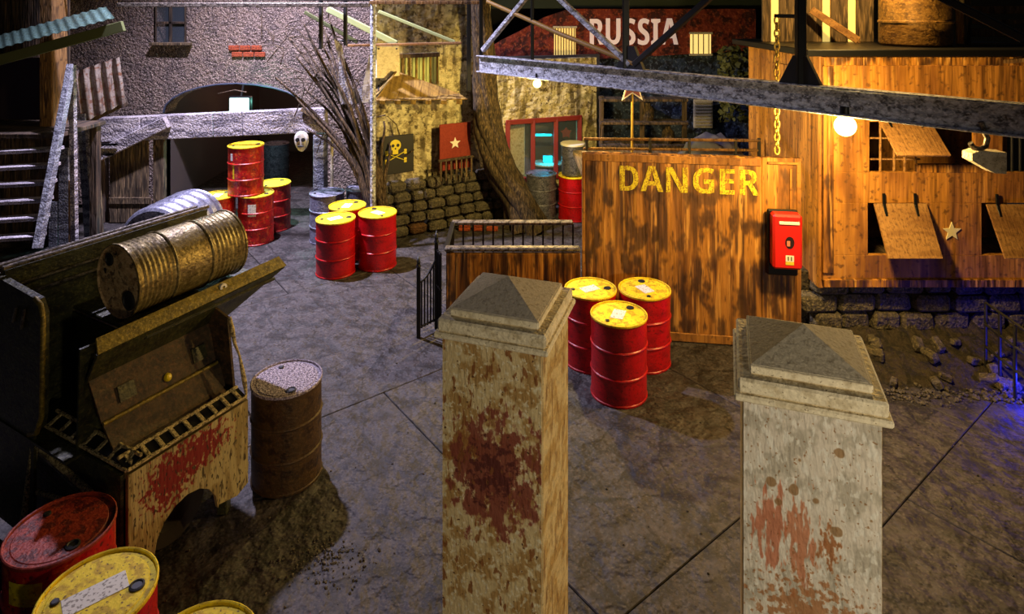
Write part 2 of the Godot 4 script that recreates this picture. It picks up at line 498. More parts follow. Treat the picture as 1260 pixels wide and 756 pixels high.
	M.cap = mat(tex(256, 256, Color8(188, 176, 152), [
		{seed = 97, f = 0.06, lo = 0.5, hi = 0.9, c = Color8(136, 122, 98)},
		{seed = 98, f = 0.15, oct = 2, lo = 0.6, hi = 0.74, c = Color8(214, 202, 176), a = 0.7}]), 0.5, 0.9, 0.0, n_fine, 0.4)
	M.cap_edge = mat(tex(256, 256, Color8(230, 218, 188), [
		{seed = 99, f = 0.03, lo = 0.45, hi = 0.9, c = Color8(176, 158, 122), a = 0.7},
		{seed = 100, f = 0.12, oct = 2, lo = 0.78, hi = 0.88, c = Color8(90, 74, 48)}]), 0.6, 0.85, 0.0, n_fine, 0.8)
	M.pillar = mat(tex(384, 384, Color8(204, 184, 136), [
		{seed = 101, f = 0.015, lo = 0.44, hi = 0.68, c = Color8(166, 132, 72), a = 0.8},
		{seed = 102, f = 0.03, sy = 4.0, lo = 0.6, hi = 0.9, c = Color8(110, 74, 32), a = 0.8},
		{seed = 103, f = 0.08, oct = 3, lo = 0.8, hi = 0.86, c = Color8(66, 40, 18), a = 0.9}]), 1.0, 0.85, 0.0, n_fine, 0.7)
	M.tyre = flat(Color8(40, 34, 27), 0.9)
	M.paper = mat(tex(128, 128, Color8(226, 224, 216), [{seed = 104, f = 0.08, lo = 0.58, hi = 0.74, c = Color8(150, 146, 138)}]), 0.3, 0.8)
	M.red_paint = flat(Color8(124, 32, 24), 0.6)
	M.sign_red = mat(tex(256, 256, Color8(132, 44, 28), [
		{seed = 105, f = 0.05, lo = 0.48, hi = 0.7, c = Color8(120, 34, 22), a = 0.8}]), 0.8, 0.8, 0.0, n_fine, 0.4)
	M.sign_black = flat(Color8(26, 25, 24), 0.6)
	M.white_paint = flat(Color8(230, 226, 214), 0.7)
	M.stencil = mat(tex(256, 256, Color8(226, 206, 40), [
		{seed = 106, f = 0.05, sy = 3.0, lo = 0.54, hi = 0.68, c = Color8(160, 122, 24), a = 0.9},
		{seed = 107, f = 0.12, oct = 2, lo = 0.62, hi = 0.72, c = Color8(96, 62, 16), a = 0.8}]), 0.7, 0.7)
	M.skull = flat(Color8(214, 196, 52), 0.7)
	M.distemper = flat(Color8(96, 90, 84), 0.95)
	M.cloth = mat(tex(256, 256, Color8(190, 186, 190), [{seed = 108, f = 0.04, sy = 3.0, lo = 0.48, hi = 0.7, c = Color8(124, 118, 126)}]), 1.0, 0.95, 0.0, n_fine, 0.6)
	M.awning = mat(tex(256, 256, Color8(150, 122, 60), [
		{seed = 109, f = 0.04, sy = 5.0, lo = 0.46, hi = 0.68, c = Color8(96, 72, 32)}]), 0.8, 0.8, 0.0, n_grain, 0.8)
	M.tarp = flat(Color8(70, 72, 92), 0.85)
	M.brick = mat(tex(256, 256, Color8(168, 76, 42), [
		{seed = 110, f = 0.05, lo = 0.46, hi = 0.7, c = Color8(112, 44, 26)}]), 0.5, 0.9, 0.0, n_fine, 1.0)
	M.tank = mat(tex(256, 256, Color8(120, 88, 40), [
		{seed = 111, f = 0.03, lo = 0.46, hi = 0.7, c = Color8(76, 52, 24)},
		{seed = 112, f = 0.09, lo = 0.6, hi = 0.74, c = Color8(170, 132, 70), a = 0.6}]), 0.9, 0.5, 0.3, n_fine, 0.5)
	var glass := flat(Color(0.5, 0.55, 0.6, 0.12), 0.05)
	glass.transparency = BaseMaterial3D.TRANSPARENCY_ALPHA
	M.glass = glass
	M.blue_grey = mat(M.pale_wood.albedo_texture, 0.9, 0.8, 0.0, n_fine, 1.0, Color8(200, 214, 226))
	M.tread = mat(M.pale_wood.albedo_texture, 0.9, 0.7, 0.0, n_fine, 0.6, Color8(250, 252, 255))
	M.leaf = flat(Color8(52, 58, 30), 0.8)
	M.brass = flat(Color8(196, 164, 72), 0.4, 0.6)

# ---------------------------------------------------------------- drums
var drum_mesh := {}

func lathe_mesh(prof: Array, segs := 40, xf := Transform3D()) -> ArrayMesh:
	var st := S()
	lathe(st, xf, prof, segs)
	st.generate_normals()
	return st.commit()

func make_drum_meshes() -> void:
	var prof := [Vector2(0, 0.012), Vector2(0.272, 0.012), Vector2(0.285, 0.0), Vector2(0.2925, 0.005), Vector2(0.2925, 0.02), Vector2(0.285, 0.027)]
	for y in [0.27, 0.54]:
		for k in 7:
			prof.append(Vector2(0.285 + 0.011 * sin(PI * k / 6.0), y - 0.014 + 0.028 * k / 6.0))
	prof.append_array([Vector2(0.285, 0.797), Vector2(0.279, 0.8), Vector2(0.0, 0.801)])
	drum_mesh.body = lathe_mesh(prof)
	drum_mesh.lid = lathe_mesh([Vector2(0.284, 0.797), Vector2(0.2935, 0.801), Vector2(0.2945, 0.81), Vector2(0.2935, 0.819), Vector2(0.287, 0.823), Vector2(0.280, 0.819), Vector2(0.279, 0.806), Vector2(0.25, 0.807), Vector2(0.244, 0.811), Vector2(0.0, 0.812)])
	drum_mesh.bung = lathe_mesh([Vector2(0.04, 0.811), Vector2(0.04, 0.818), Vector2(0.03, 0.822), Vector2(0.026, 0.816), Vector2(0.0, 0.816)], 16)
	drum_mesh.cap = lathe_mesh([Vector2(0.022, 0.811), Vector2(0.022, 0.82), Vector2(0.016, 0.823), Vector2(0.0, 0.823)], 14)
	var st := S()
	cbox(st, Vector3(0, 0.8135, 0), Vector3(0.2, 0.003, 0.13), 0.001)
	st.generate_normals()
	drum_mesh.label = st.commit()

func drum(called: String, label: String, group: String, at: Vector3, body: Material, lid: Material, yaw: float, sticker := true, scale := 1.0) -> Node3D:
	var o := thing(called, label, "oil drum", at, group, yaw)
	part_mesh(o, "body", drum_mesh.body, body, false)
	var l := part_mesh(o, "lid", drum_mesh.lid, lid, false)
	var b := part_mesh(o, "bung", drum_mesh.bung, M.dark_steel, false)
	b.position = Vector3(0.19, 0, 0.03)
	var c := part_mesh(o, "vent_cap", drum_mesh.cap, M.dark_steel, false)
	c.position = Vector3(-0.2, 0, -0.02)
	if sticker:
		var s := part_mesh(o, "paper_label", drum_mesh.label, M.paper, false)
		s.position = Vector3(-0.01, 0, 0.0)
		s.rotation.y = 0.3
	for ch in o.get_children():
		ch.scale = Vector3.ONE * scale
		ch.position *= scale
	return o

func side_label(o: Node3D, ang: float, w: float, h: float, y: float, m: Material) -> void:
	var st := S()
	st.set_smooth_group(0)
	var n := 8
	for i in n:
		var t0 := ang - w / 0.57 + w / 0.285 * i / n
		var t1 := ang - w / 0.57 + w / 0.285 * (i + 1) / n
		var a := Vector3(sin(t0) * 0.287, y, cos(t0) * 0.287)
		var b := Vector3(sin(t1) * 0.287, y, cos(t1) * 0.287)
		quad(st, a, b, b + Vector3(0, h, 0), a + Vector3(0, h, 0), (a + b) * Vector3(1, 0, 1))
	part(o, "side_label", st, m, false)

func build_drums() -> void:
	make_drum_meshes()
	var g := "red oil drums with yellow lids"
	drum("oil_drum", "red oil drum with yellow lid, in front of two others by the DANGER wall", g, Vector3(X(761, 6.7), 0, -6.68), M.drum_red, M.lid, 0.9)
	drum("oil_drum", "red oil drum with yellow lid, against DANGER wall next to pillar with dark red splash", g, Vector3(X(727, 7.25), 0, -7.28), M.drum_red, M.lid, 0.2)
	drum("oil_drum", "red oil drum with yellow lid, against DANGER wall on the fire box side", g, Vector3(X(793, 7.28), 0, -7.28), M.drum_red, M.lid, 1.7)
	drum("oil_drum", "red oil drum with yellow lid, in front of blue-grey drums by twisted vine", g, Vector3(X(413, 9.7), 0, -9.7), M.drum_red, M.lid, 0.4)
	drum("oil_drum", "red oil drum with yellow lid, casting its shadow towards the iron gate", g, Vector3(-2.08, 0, -9.97), M.drum_red, M.lid, 2.2)
	drum("oil_drum", "red oil drum with yellow lid, squeezed behind two red drums", g, Vector3(X(427, 10.3), 0, -10.32), M.drum_red, M.lid, 1.2)
	drum("grey_drum", "blue-grey steel drum beside the gateway post behind red drums", "blue-grey drums", Vector3(-3.17, 0, -11.05), M.drum_grey, M.drum_grey, 0.5, false)
	drum("grey_drum", "blue-grey steel drum at the foot of the twisted vine", "blue-grey drums", Vector3(-2.62, 0, -11.33), M.drum_grey, M.drum_grey, 0.1, false)
	var d := drum("oil_drum", "worn red drum under the stacked one, white paper on its side", g, Vector3(-4.37, 0, -11.0), M.drum_worn, M.lid, 0.0, false)
	side_label(d, 0.15, 0.13, 0.2, 0.5, M.paper)
	drum("oil_drum", "worn red drum with pale lid, beside the stacked drums", g, Vector3(-4.97, 0, -10.87), M.drum_worn, M.lid, 1.3)
	drum("oil_drum", "worn red drum standing behind the stacked drums", g, Vector3(-4.3, 0, -11.64), M.drum_worn, M.lid, 1.3, false)
	d = drum("oil_drum", "worn red drum stacked on top of other red drums", g, Vector3(-4.54, 0.824, -11.0), M.drum_worn, M.lid, 0.6, false)
	side_label(d, -1.1, 0.05, 0.12, 0.6, M.paper)
	side_label(d, -0.95, 0.03, 0.26, 0.3, M.lid)
	drum("grey_drum", "dull grey drum standing inside the dark tunnel", "blue-grey drums", Vector3(X(340, 15.0), 0, -15.0), M.drum_grey, M.drum_grey, 0.1, false)
	drum("pale_drum", "pale blue drum deep inside the tunnel by its wall", "", Vector3(X(213, 15.4), 0, -15.4), M.blue_grey, M.blue_grey, 0.1, false, 0.86)
	drum("oil_drum", "dark red drum with yellow lid, under the red window", g, Vector3(1.17, 0, -12.2), M.drum_red, M.lid, 2.7)
	drum("grey_drum", "pale grey metal drum beside red drum under the red window", "blue-grey drums", Vector3(0.555, 0, -12.3), M.galvanised, M.galvanised, 0.4, false)
	drum("oil_drum", "red drum with rusty lid, wedged against the wrecked truck", g, Vector3(-2.75, 0, -3.93), M.drum_worn, M.lid_rust, -0.5, false)
	side_label(get_child(get_child_count() - 1), 0.45, 0.2, 0.13, 0.6, M.lid)
	d = drum("oil_drum", "red drum with yellow lid and white sticker, beside the rusty-lidded drum", g, Vector3(-2.25, 0, -3.5), M.drum_red, M.lid, 0.39)
	(d.get_node("paper_label") as Node3D).scale = Vector3(1.5, 1, 1)
	drum("oil_drum", "red drum with yellow lid, beside the drum with white sticker", g, Vector3(-1.55, 0, -3.16), M.drum_red, M.lid, 0.9)
	drum("brown_drum", "brown rusty drum with ash-covered top beside the wrecked truck", "", Vector3(X(353, 5.52), 0, -5.52), M.drum_brown, M.lid_ash, -0.9, false)
	# can on the red drum under the window
	var can := thing("metal_can", "pale grey metal can standing on red drum by the window", "can", Vector3(1.15, 0.824, -12.2))
	var st := S()
	lathe(st, Transform3D(), [Vector2(0, 0), Vector2(0.2, 0), Vector2(0.21, 0.02), Vector2(0.22, 0.54), Vector2(0.228, 0.55), Vector2(0.228, 0.57), Vector2(0.215, 0.575)], 28)
	part(can, "body", st, M.galvanised, false)
	st = S()
	lathe(st, Transform3D(), [Vector2(0.235, 0.56), Vector2(0.235, 0.59), Vector2(0.22, 0.6), Vector2(0.0, 0.605)], 28)
	part(can, "lid", st, M.white_paint, false)
	# small round table
	var tb := thing("round_table", "small round table with white top inside the red window", "table", Vector3(0.74, 0, -13.42))
	st = S()
	lathe(st, Transform3D(), [Vector2(0, 0.72), Vector2(0.3, 0.72), Vector2(0.31, 0.735), Vector2(0.3, 0.75), Vector2(0, 0.75)], 28)
	part(tb, "tabletop", st, M.white_paint, false)
	st = S()
	lathe(st, Transform3D(), [Vector2(0.2, 0), Vector2(0.2, 0.02), Vector2(0.03, 0.05), Vector2(0.03, 0.72)], 20)
	part(tb, "pedestal", st, M.dark_steel, false)

# ---------------------------------------------------------------- floor
func build_floor() -> void:
	var fl := structure("floor", "worn grey concrete yard floor of large slabs")
	var st := S()
	cbox(st, Vector3(-1, -0.22, -8), Vector3(22, 0.3, 24), 0.01)
	part(fl, "ground", st, M.earth)
	var a := Vector3(0.79, 0, -0.613).normalized()
	var n := Vector3(0.613, 0, 0.79).normalized()
	var o := Vector3(0.75, 0, -4.24)
	var rows := [[-11.4, -8.8], [-8.8, -6.1], [-6.1, -3.2], [-3.2, 0.0], [0.0, 0.72], [0.72, 3.2], [3.2, 5.8], [5.8, 8.4]]
	var shared := {}
	for r in rows.size():
		var w: float = rows[r][1] - rows[r][0]
		for k in range(-5, 5):
			var c: Vector3 = o + n * (rows[r][0] + w * 0.5) + a * (k * 2.7 + 1.2 * (r % 2))
			if c.x < -11 or c.x > 9 or c.z > 3.5 or c.z < -19:
				continue
			var key := snappedf(w, 0.01)
			if not shared.has(key):
				var s2 := S()
				box(s2, Transform3D(), Vector3(2.692, 0.07, w - 0.008), 0.006)
				s2.generate_normals()
				shared[key] = s2.commit()
			var m: Material = M.concrete if (r + k) % 2 == 0 else M.concrete_b
			var p := part_mesh(fl, "slab", shared[key], m, false)
			p.transform = Transform3D(Basis(a, Vector3.UP, n), c + Vector3(0, -0.035, 0))
	# loose crumbs of concrete and grit
	var mm := MultiMesh.new()
	mm.transform_format = MultiMesh.TRANSFORM_3D
	mm.mesh = stone_mesh(Vector3(1, 0.7, 0.8), 0.15)
	var list := []
	for i in 900:
		var x := rng.randf_range(-4, 5)
		var z := rng.randf_range(-11, -3.6)
		var s := 0.006 + 0.014 * pow(rng.randf(), 3)
		list.append([x, z, s])
	for i in 220:
		var q := W(400 + rng.randfn(0, 32), 690, 4.65) + Vector3(0, 0, rng.randfn(0, 0.12))
		list.append([q.x, q.z, rng.randf_range(0.006, 0.022)])
	for i in 420:
		list.append([rng.randf_range(3.3, 6.5), -6.62 + rng.randfn(0, 0.07), rng.randf_range(0.015, 0.05)])
	mm.instance_count = list.size()
	for i in list.size():
		var e: Array = list[i]
		mm.set_instance_transform(i, Transform3D(Basis.from_euler(Vector3(rng.randf(), rng.randf() * TAU, rng.randf())).scaled(Vector3.ONE * e[2]), Vector3(e[0], e[2] * 0.25, e[1])))
	var gi := MultiMeshInstance3D.new()
	gi.multimesh = mm
	gi.material_override = M.stone
	gi.name = "grit"
	add_child(gi)
	gi.set_meta("kind", "stuff")
	gi.set_meta("label", "loose pale grit and concrete crumbs scattered over the yard")
	gi.set_meta("category", "grit")

# ---------------------------------------------------------------- gate pillars
func build_pillars() -> void:
	var stain := tex(256, 768, Color8(208, 186, 138), [
		{seed = 201, f = 0.012, lo = 0.42, hi = 0.66, c = Color8(166, 128, 70), a = 0.85},
		{seed = 202, f = 0.05, lo = 0.58, hi = 0.74, c = Color8(226, 216, 186), a = 0.8},
		{seed = 203, f = 0.02, lo = 0.35, c = Color8(150, 100, 44), a = 0.85, m = [0.22, 0.36, 0.3, 0.07]},
		{seed = 204, f = 0.022, oct = 6, gain = 0.65, sy = 1.6, lo = 0.04, c = Color8(126, 58, 42), a = 0.88, m = [0.53, 0.41, 0.38, 0.15]},
		{seed = 205, f = 0.03, oct = 6, gain = 0.65, lo = 0.4, c = Color8(82, 30, 24), a = 0.85, m = [0.5, 0.41, 0.34, 0.13]},
		{seed = 206, f = 0.03, sy = 2.4, lo = 0.74, hi = 0.82, c = Color8(130, 78, 34), a = 0.85},
		{seed = 207, f = 0.06, oct = 2, lo = 0.84, hi = 0.88, c = Color8(70, 40, 18), a = 0.9}])
	var stain2_layers := [
		{seed = 211, f = 0.012, lo = 0.42, hi = 0.68, c = Color8(172, 164, 146), a = 0.8},
		{seed = 212, f = 0.05, sy = 2.0, lo = 0.56, hi = 0.74, c = Color8(224, 220, 208), a = 0.8},
		{seed = 213, f = 0.06, sy = 4.0, lo = 0.24, c = Color8(182, 98, 62), a = 0.75, m = [0.2, 0.33, 0.12, 0.11]},
		{seed = 214, f = 0.06, sy = 4.0, lo = 0.24, c = Color8(182, 104, 64), a = 0.75, m = [0.42, 0.36, 0.13, 0.12]},
		{seed = 215, f = 0.06, sy = 2.0, lo = 0.42, c = Color8(150, 84, 34), a = 0.8, m = [0.62, 0.36, 0.1, 0.07]},
		{seed = 216, f = 0.05, lo = 0.36, c = Color8(160, 100, 52), a = 0.75, m = [0.48, 0.55, 0.45, 0.12]},
		{seed = 217, f = 0.06, oct = 3, lo = 0.8, hi = 0.86, c = Color8(128, 84, 40), a = 0.7}]
	for d in [[0.42, 0.14], [0.7, 0.1], [0.21, 0.215], [0.38, 0.225], [0.53, 0.24], [0.27, 0.265], [0.68, 0.31], [0.92, 0.26]]:
		stain2_layers.append({seed = 218, f = 0.01, lo = 0.12, c = Color8(140, 104, 62), a = 0.8, m = [d[0], d[1], 0.03, 0.011]})
	var stain2 := tex(256, 768, Color8(212, 202, 186), stain2_layers)
	var spec := [
		[Vector3(-0.02, 0, -3.44), stain, "cream gate pillar with a large dark red splash and pyramid cap"],
		[Vector3(1.32, 0, -2.92), stain2, "greyish-white gate pillar with orange-red drips, brown holes and pyramid cap"]]
	for e in spec:
		var o := thing("gate_pillar", e[2], "pillar", e[0], "gate pillars", deg_to_rad(-18.5))
		var fm := StandardMaterial3D.new()
		fm.albedo_texture = e[1]
		fm.roughness = 0.8
		fm.normal_enabled = true
		fm.normal_texture = M.n_fine
		fm.normal_scale = 0.6
		var h := 0.265
		var top := 2.33
		var st := S()
		box(st, Transform3D(Basis(), Vector3(0, top * 0.5, -0.002)), Vector3(h * 2, top, h * 2 - 0.006), 0.008)
		part(o, "shaft", st, M.pillar, false)
		st = S()   # the stained plaster coat of the front
		var c := PackedVector2Array([Vector2(-h + 0.004, 0.3), Vector2(h - 0.004, 0.3), Vector2(h - 0.004, top), Vector2(-h + 0.004, top)])
		prism(st, c, 0.012, Transform3D(Basis(), Vector3(0, 0, h - 0.004)), Rect2(-h, top - 1.55, 2 * h, 1.55))
		part(o, "plaster_coat", st, fm, false)
		st = S()
		box(st, Transform3D(Basis(), Vector3(0, top + 0.012, 0)), Vector3(0.6, 0.03, 0.6), 0.008)
		part(o, "drip_ledge", st, M.cap_edge, false)
		st = S()
		box(st, Transform3D(Basis(), Vector3(0, top + 0.058, 0)), Vector3(0.57, 0.064, 0.57), 0.01)
		part(o, "cap_slab", st, M.cap_edge, false)
		st = S()
		box(st, Transform3D(Basis(), Vector3(0, top + 0.11, 0)), Vector3(0.475, 0.042, 0.475), 0.008)
		part(o, "cap_block", st, M.cap_edge, false)
		st = S()
		var b := 0.236
		var y := top + 0.127
		var apex := Vector3(0, y + 0.105, 0)
		var cr := [Vector3(-b, y, -b), Vector3(b, y, -b), Vector3(b, y, b), Vector3(-b, y, b)]
		for i in 4:
			var q: Vector3 = cr[i]
			var r: Vector3 = cr[(i + 1) % 4]
			tri(st, q, r, apex, (q + r) * 0.5 + Vector3(0, 0.3 - y, 0))
		quad(st, cr[0], cr[1], cr[2], cr[3], Vector3.DOWN)
		part(o, "pyramid_cap", st, M.cap, false)

# ---------------------------------------------------------------- DANGER wall, fire box, pit guard, gate
func build_danger_wall() -> void:
	var L := Vector3(X(716, 7.85), 0, -7.85)
	var R := Vector3(X(986, 7.5), 0, -7.5)
	var yaw := atan2(R.z - L.z, R.x - L.x) * -1.0
	var o := thing("danger_wall", "orange plywood wall stencilled DANGER in yellow behind three red drums", "wall", (L + R) * 0.5, "", yaw)
	var w := (R - L).length()
	var ht := 2.23
	var st := S()
	box(st, Transform3D(Basis(), Vector3(-0.22, ht * 0.5, -0.03)), Vector3(w - 0.44, ht, 0.06), 0.006)
	part(o, "plywood_sheet", st, M.ply, false)
	st = S()
	box(st, Transform3D(Basis(), Vector3(w * 0.5 - 0.22, ht * 0.5, -0.028)), Vector3(0.436, ht, 0.06), 0.006)
	part(o, "plywood_sheet", st, M.ply, false)
	st = S()
	box(st, Transform3D(Basis(), Vector3(-0.22, ht - 0.06, 0.008)), Vector3(w - 0.46, 0.09, 0.02), 0.005)
	part(o, "trim_board", st, M.ply_far, false)
	for e in [[w * 0.5 - 0.03, ht * 0.5, 0.05, ht], [w * 0.5 - 0.12, ht - 0.42, 0.025, 0.6], [-w * 0.5 + 0.02, ht * 0.5, 0.035, ht]]:
		st = S()
		box(st, Transform3D(Basis(), Vector3(e[0], e[1], 0.01)), Vector3(e[2], e[3], 0.022), 0.005)
		part(o, "batten", st, M.ply_far, false)
	st = S()
	box(st, Transform3D(Basis(), Vector3(w * 0.5 - 0.2, ht - 0.06, 0.012)), Vector3(0.36, 0.03, 0.02), 0.005)
	part(o, "batten", st, M.ply_far, false)
	st = S()
	box(st, Transform3D(Basis(), Vector3(0, 0.06, 0.01)), Vector3(w - 0.08, 0.1, 0.02), 0.005)
	part(o, "base_board", st, M.ply_far, false)
	# lettering
	var font := SystemFont.new()
	font.font_names = PackedStringArray(["Droid Sans"])
	font.font_weight = 700
	var tm := TextMesh.new()
	tm.text = "DANGER"
	tm.font = font
	tm.font_size = 64
	tm.pixel_size = 0.0066
	tm.depth = 0.006
	var ab := tm.get_aabb()
	var t := part_mesh(o, "painted_lettering", tm, M.stencil, false)
	var want := Vector2(1.62, 0.305)
	t.scale = Vector3(want.x / ab.size.x, want.y / ab.size.y, 1)
	t.position = Vector3(-0.007 - ab.get_center().x * t.scale.x, Y(221, 7.7) - ab.get_center().y * t.scale.y, 0.003)
	t.set_meta("label", "yellow stencilled word DANGER")
	# fire box
	var p := W(964, 295, 7.46)
	var f := thing("fire_box", "red metal fire box with black figure hung on DANGER wall", "fire box", p, "", yaw)
	st = S()
	box(st, Transform3D(Basis(), Vector3(-0.015, -0.03, 0.0)), Vector3(0.34, 0.76, 0.05), 0.02)
	part(f, "back_plate", st, M.black_iron, false)
	st = S()
	box(st, Transform3D(Basis(), Vector3(0.0, 0.03, 0.1)), Vector3(0.32, 0.62, 0.16), 0.025)
	part(f, "cover", st, flat(Color8(206, 30, 24), 0.35), false)
	st = S()
	box(st, Transform3D(Basis(), Vector3(0.015, 0.25, 0.185)), Vector3(0.22, 0.035, 0.02), 0.008)
	part(f, "handle", st, M.white_paint, false)
	st = S()   # printed figure: a head in profile with hair
	var head := PackedVector2Array()
	for i in 14:
		var a := TAU * i / 14
		head.append(Vector2(cos(a) * 0.05, sin(a) * 0.07))
	prism(st, head, 0.004, Transform3D(Basis(), Vector3(0.02, 0.03, 0.182)))
	part(f, "printed_figure", st, flat(Color8(34, 10, 10), 0.5), false)
	st = S()
	box(st, Transform3D(Basis(), Vector3(0.005, 0.02, 0.186)), Vector3(0.035, 0.06, 0.004), 0.001)
	part(f, "printed_face", st, flat(Color8(216, 120, 96), 0.5), false)
	st = S()
	box(st, Transform3D(Basis(), Vector3(0.02, -0.15, 0.182)), Vector3(0.09, 0.07, 0.005), 0.001)
	part(f, "white_sticker", st, M.white_paint, false)
	for k in 2:
		st = S()
		box(st, Transform3D(Basis(), Vector3(0.003 + k * 0.034, -0.15, 0.1855)), Vector3(0.012, 0.045, 0.003), 0.0005)
		part(f, "printed_digit", st, M.sign_black, false)
	st = S()
	box(st, Transform3D(Basis(), Vector3(0.02, -0.205, 0.182)), Vector3(0.09, 0.036, 0.005), 0.001)
	part(f, "yellow_sticker", st, M.skull, false)
	# guard round a pit
	var gx0 := X(549, 7.85)
	var gx1 := X(714, 7.85)
	var zf := -7.85
	var zb := -8.8
	var g := thing("pit_guard", "wooden pit enclosure with dark tube handrails beside DANGER wall", "enclosure", Vector3((gx0 + gx1) * 0.5, 0, (zf + zb) * 0.5))
	st = S()
	cbox(st, Vector3((gx0 + gx1) * 0.5, 0.5, zf), Vector3(gx1 - gx0, 1.0, 0.05))
	part(g, "front_panel", st, M.ply)
	st = S()
	cbox(st, Vector3((gx0 + gx1) * 0.5, 0.02, (zf + zb) * 0.5), Vector3(gx1 - gx0, 0.04, 0.85))
	part(g, "pit_floor", st, M.concrete)
	for zz in [zf, zb]:
		st = S()
		bar(st, Vector3(gx0 - 0.02, 1.05, zz), Vector3(gx1, 1.05, zz), 0.1, 0.05, 0.015)
		part(g, "handrail", st, M.worn_rail)
	st = S()
	bar(st, Vector3(gx0, 1.05, zf), Vector3(gx0, 1.05, zb), 0.06, 0.04, 0.01)
	part(g, "handrail", st, M.black_iron)
	for i in 13:
		var x := lerpf(gx0, gx1, i / 12.0)
		st = S()
		tube(st, [Vector3(x, 0.0, zb), Vector3(x, 1.03, zb)], 0.013, 6)
		part(g, "baluster", st, M.black_iron)
	for i in 6:
		var z2 := lerpf(zf, zb, (i + 0.7) / 6.5)
		st = S()
		tube(st, [Vector3(gx0, 0.0, z2), Vector3(gx0, 1.03, z2)], 0.012, 6)
		part(g, "baluster", st, M.black_iron)
	# iron gate standing open
	var ga := Vector3(X(537, 8.0), 0, -8.0)
	var gb := Vector3(X(515, 7.78), 0, -7.78)
	var gt := thing("iron_gate", "black wrought iron gate with spear tips standing open", "gate", ga)
	for e in [[ga, 1.2], [gb, 0.98]]:
		st = S()
		bar(st, e[0], e[0] + Vector3(0, e[1] - 0.14, 0), 0.045, 0.045, 0.006)
		lathe(st, Transform3D(Basis(), e[0] + Vector3(0, e[1] - 0.14, 0)), [Vector2(0.02, 0), Vector2(0.034, 0.02), Vector2(0.02, 0.05), Vector2(0.024, 0.07), Vector2(0, 0.17)], 8)
		part(gt, "spear_post", st, M.black_iron)
	for y in [0.12, 0.66]:
		st = S()
		var rise := 0.22 if y > 0.5 else 0.0
		var pts := []
		for i in 7:
			var k := i / 6.0
			pts.append(gb.lerp(ga, k) + Vector3(0, y + rise * k * k, 0))
		tube(st, pts, 0.014, 6)
		part(gt, "rail", st, M.black_iron)
	for i in 5:
		var k := (i + 1) / 6.0
		st = S()
		var b0 := gb.lerp(ga, k)
		tube(st, [b0 + Vector3(0, 0.1, 0), b0 + Vector3(0, 0.66 + 0.22 * k * k, 0)], 0.011, 6)
		part(gt, "picket", st, M.black_iron)
	# plain pickets joining gate and pit guard
	var fn := thing("iron_fence", "short black iron fence panel between gate and pit enclosure", "fence", ga)
	var fe := Vector3(gx0 - 0.06, 0, zf + 0.02)
	for i in 3:
		var p0 := ga.lerp(fe, (i + 1) / 3.2)
		st = S()
		tube(st, [p0, p0 + Vector3(0, 1.0, 0)], 0.013, 6)
		part(fn, "picket", st, M.black_iron)
	for y in [0.12, 0.55, 0.98]:
		st = S()
		tube(st, [ga + Vector3(0, y, 0), fe + Vector3(0, y, 0)], 0.013, 6)
		part(fn, "rail", st, M.black_iron)

# ---------------------------------------------------------------- wrecked truck
func T(u: float, v: float, h: float) -> Vector3:
	return Vector3(-2.12 + 0.485 * u + 0.875 * v, h, -(5.15 + 0.875 * u - 0.485 * v))

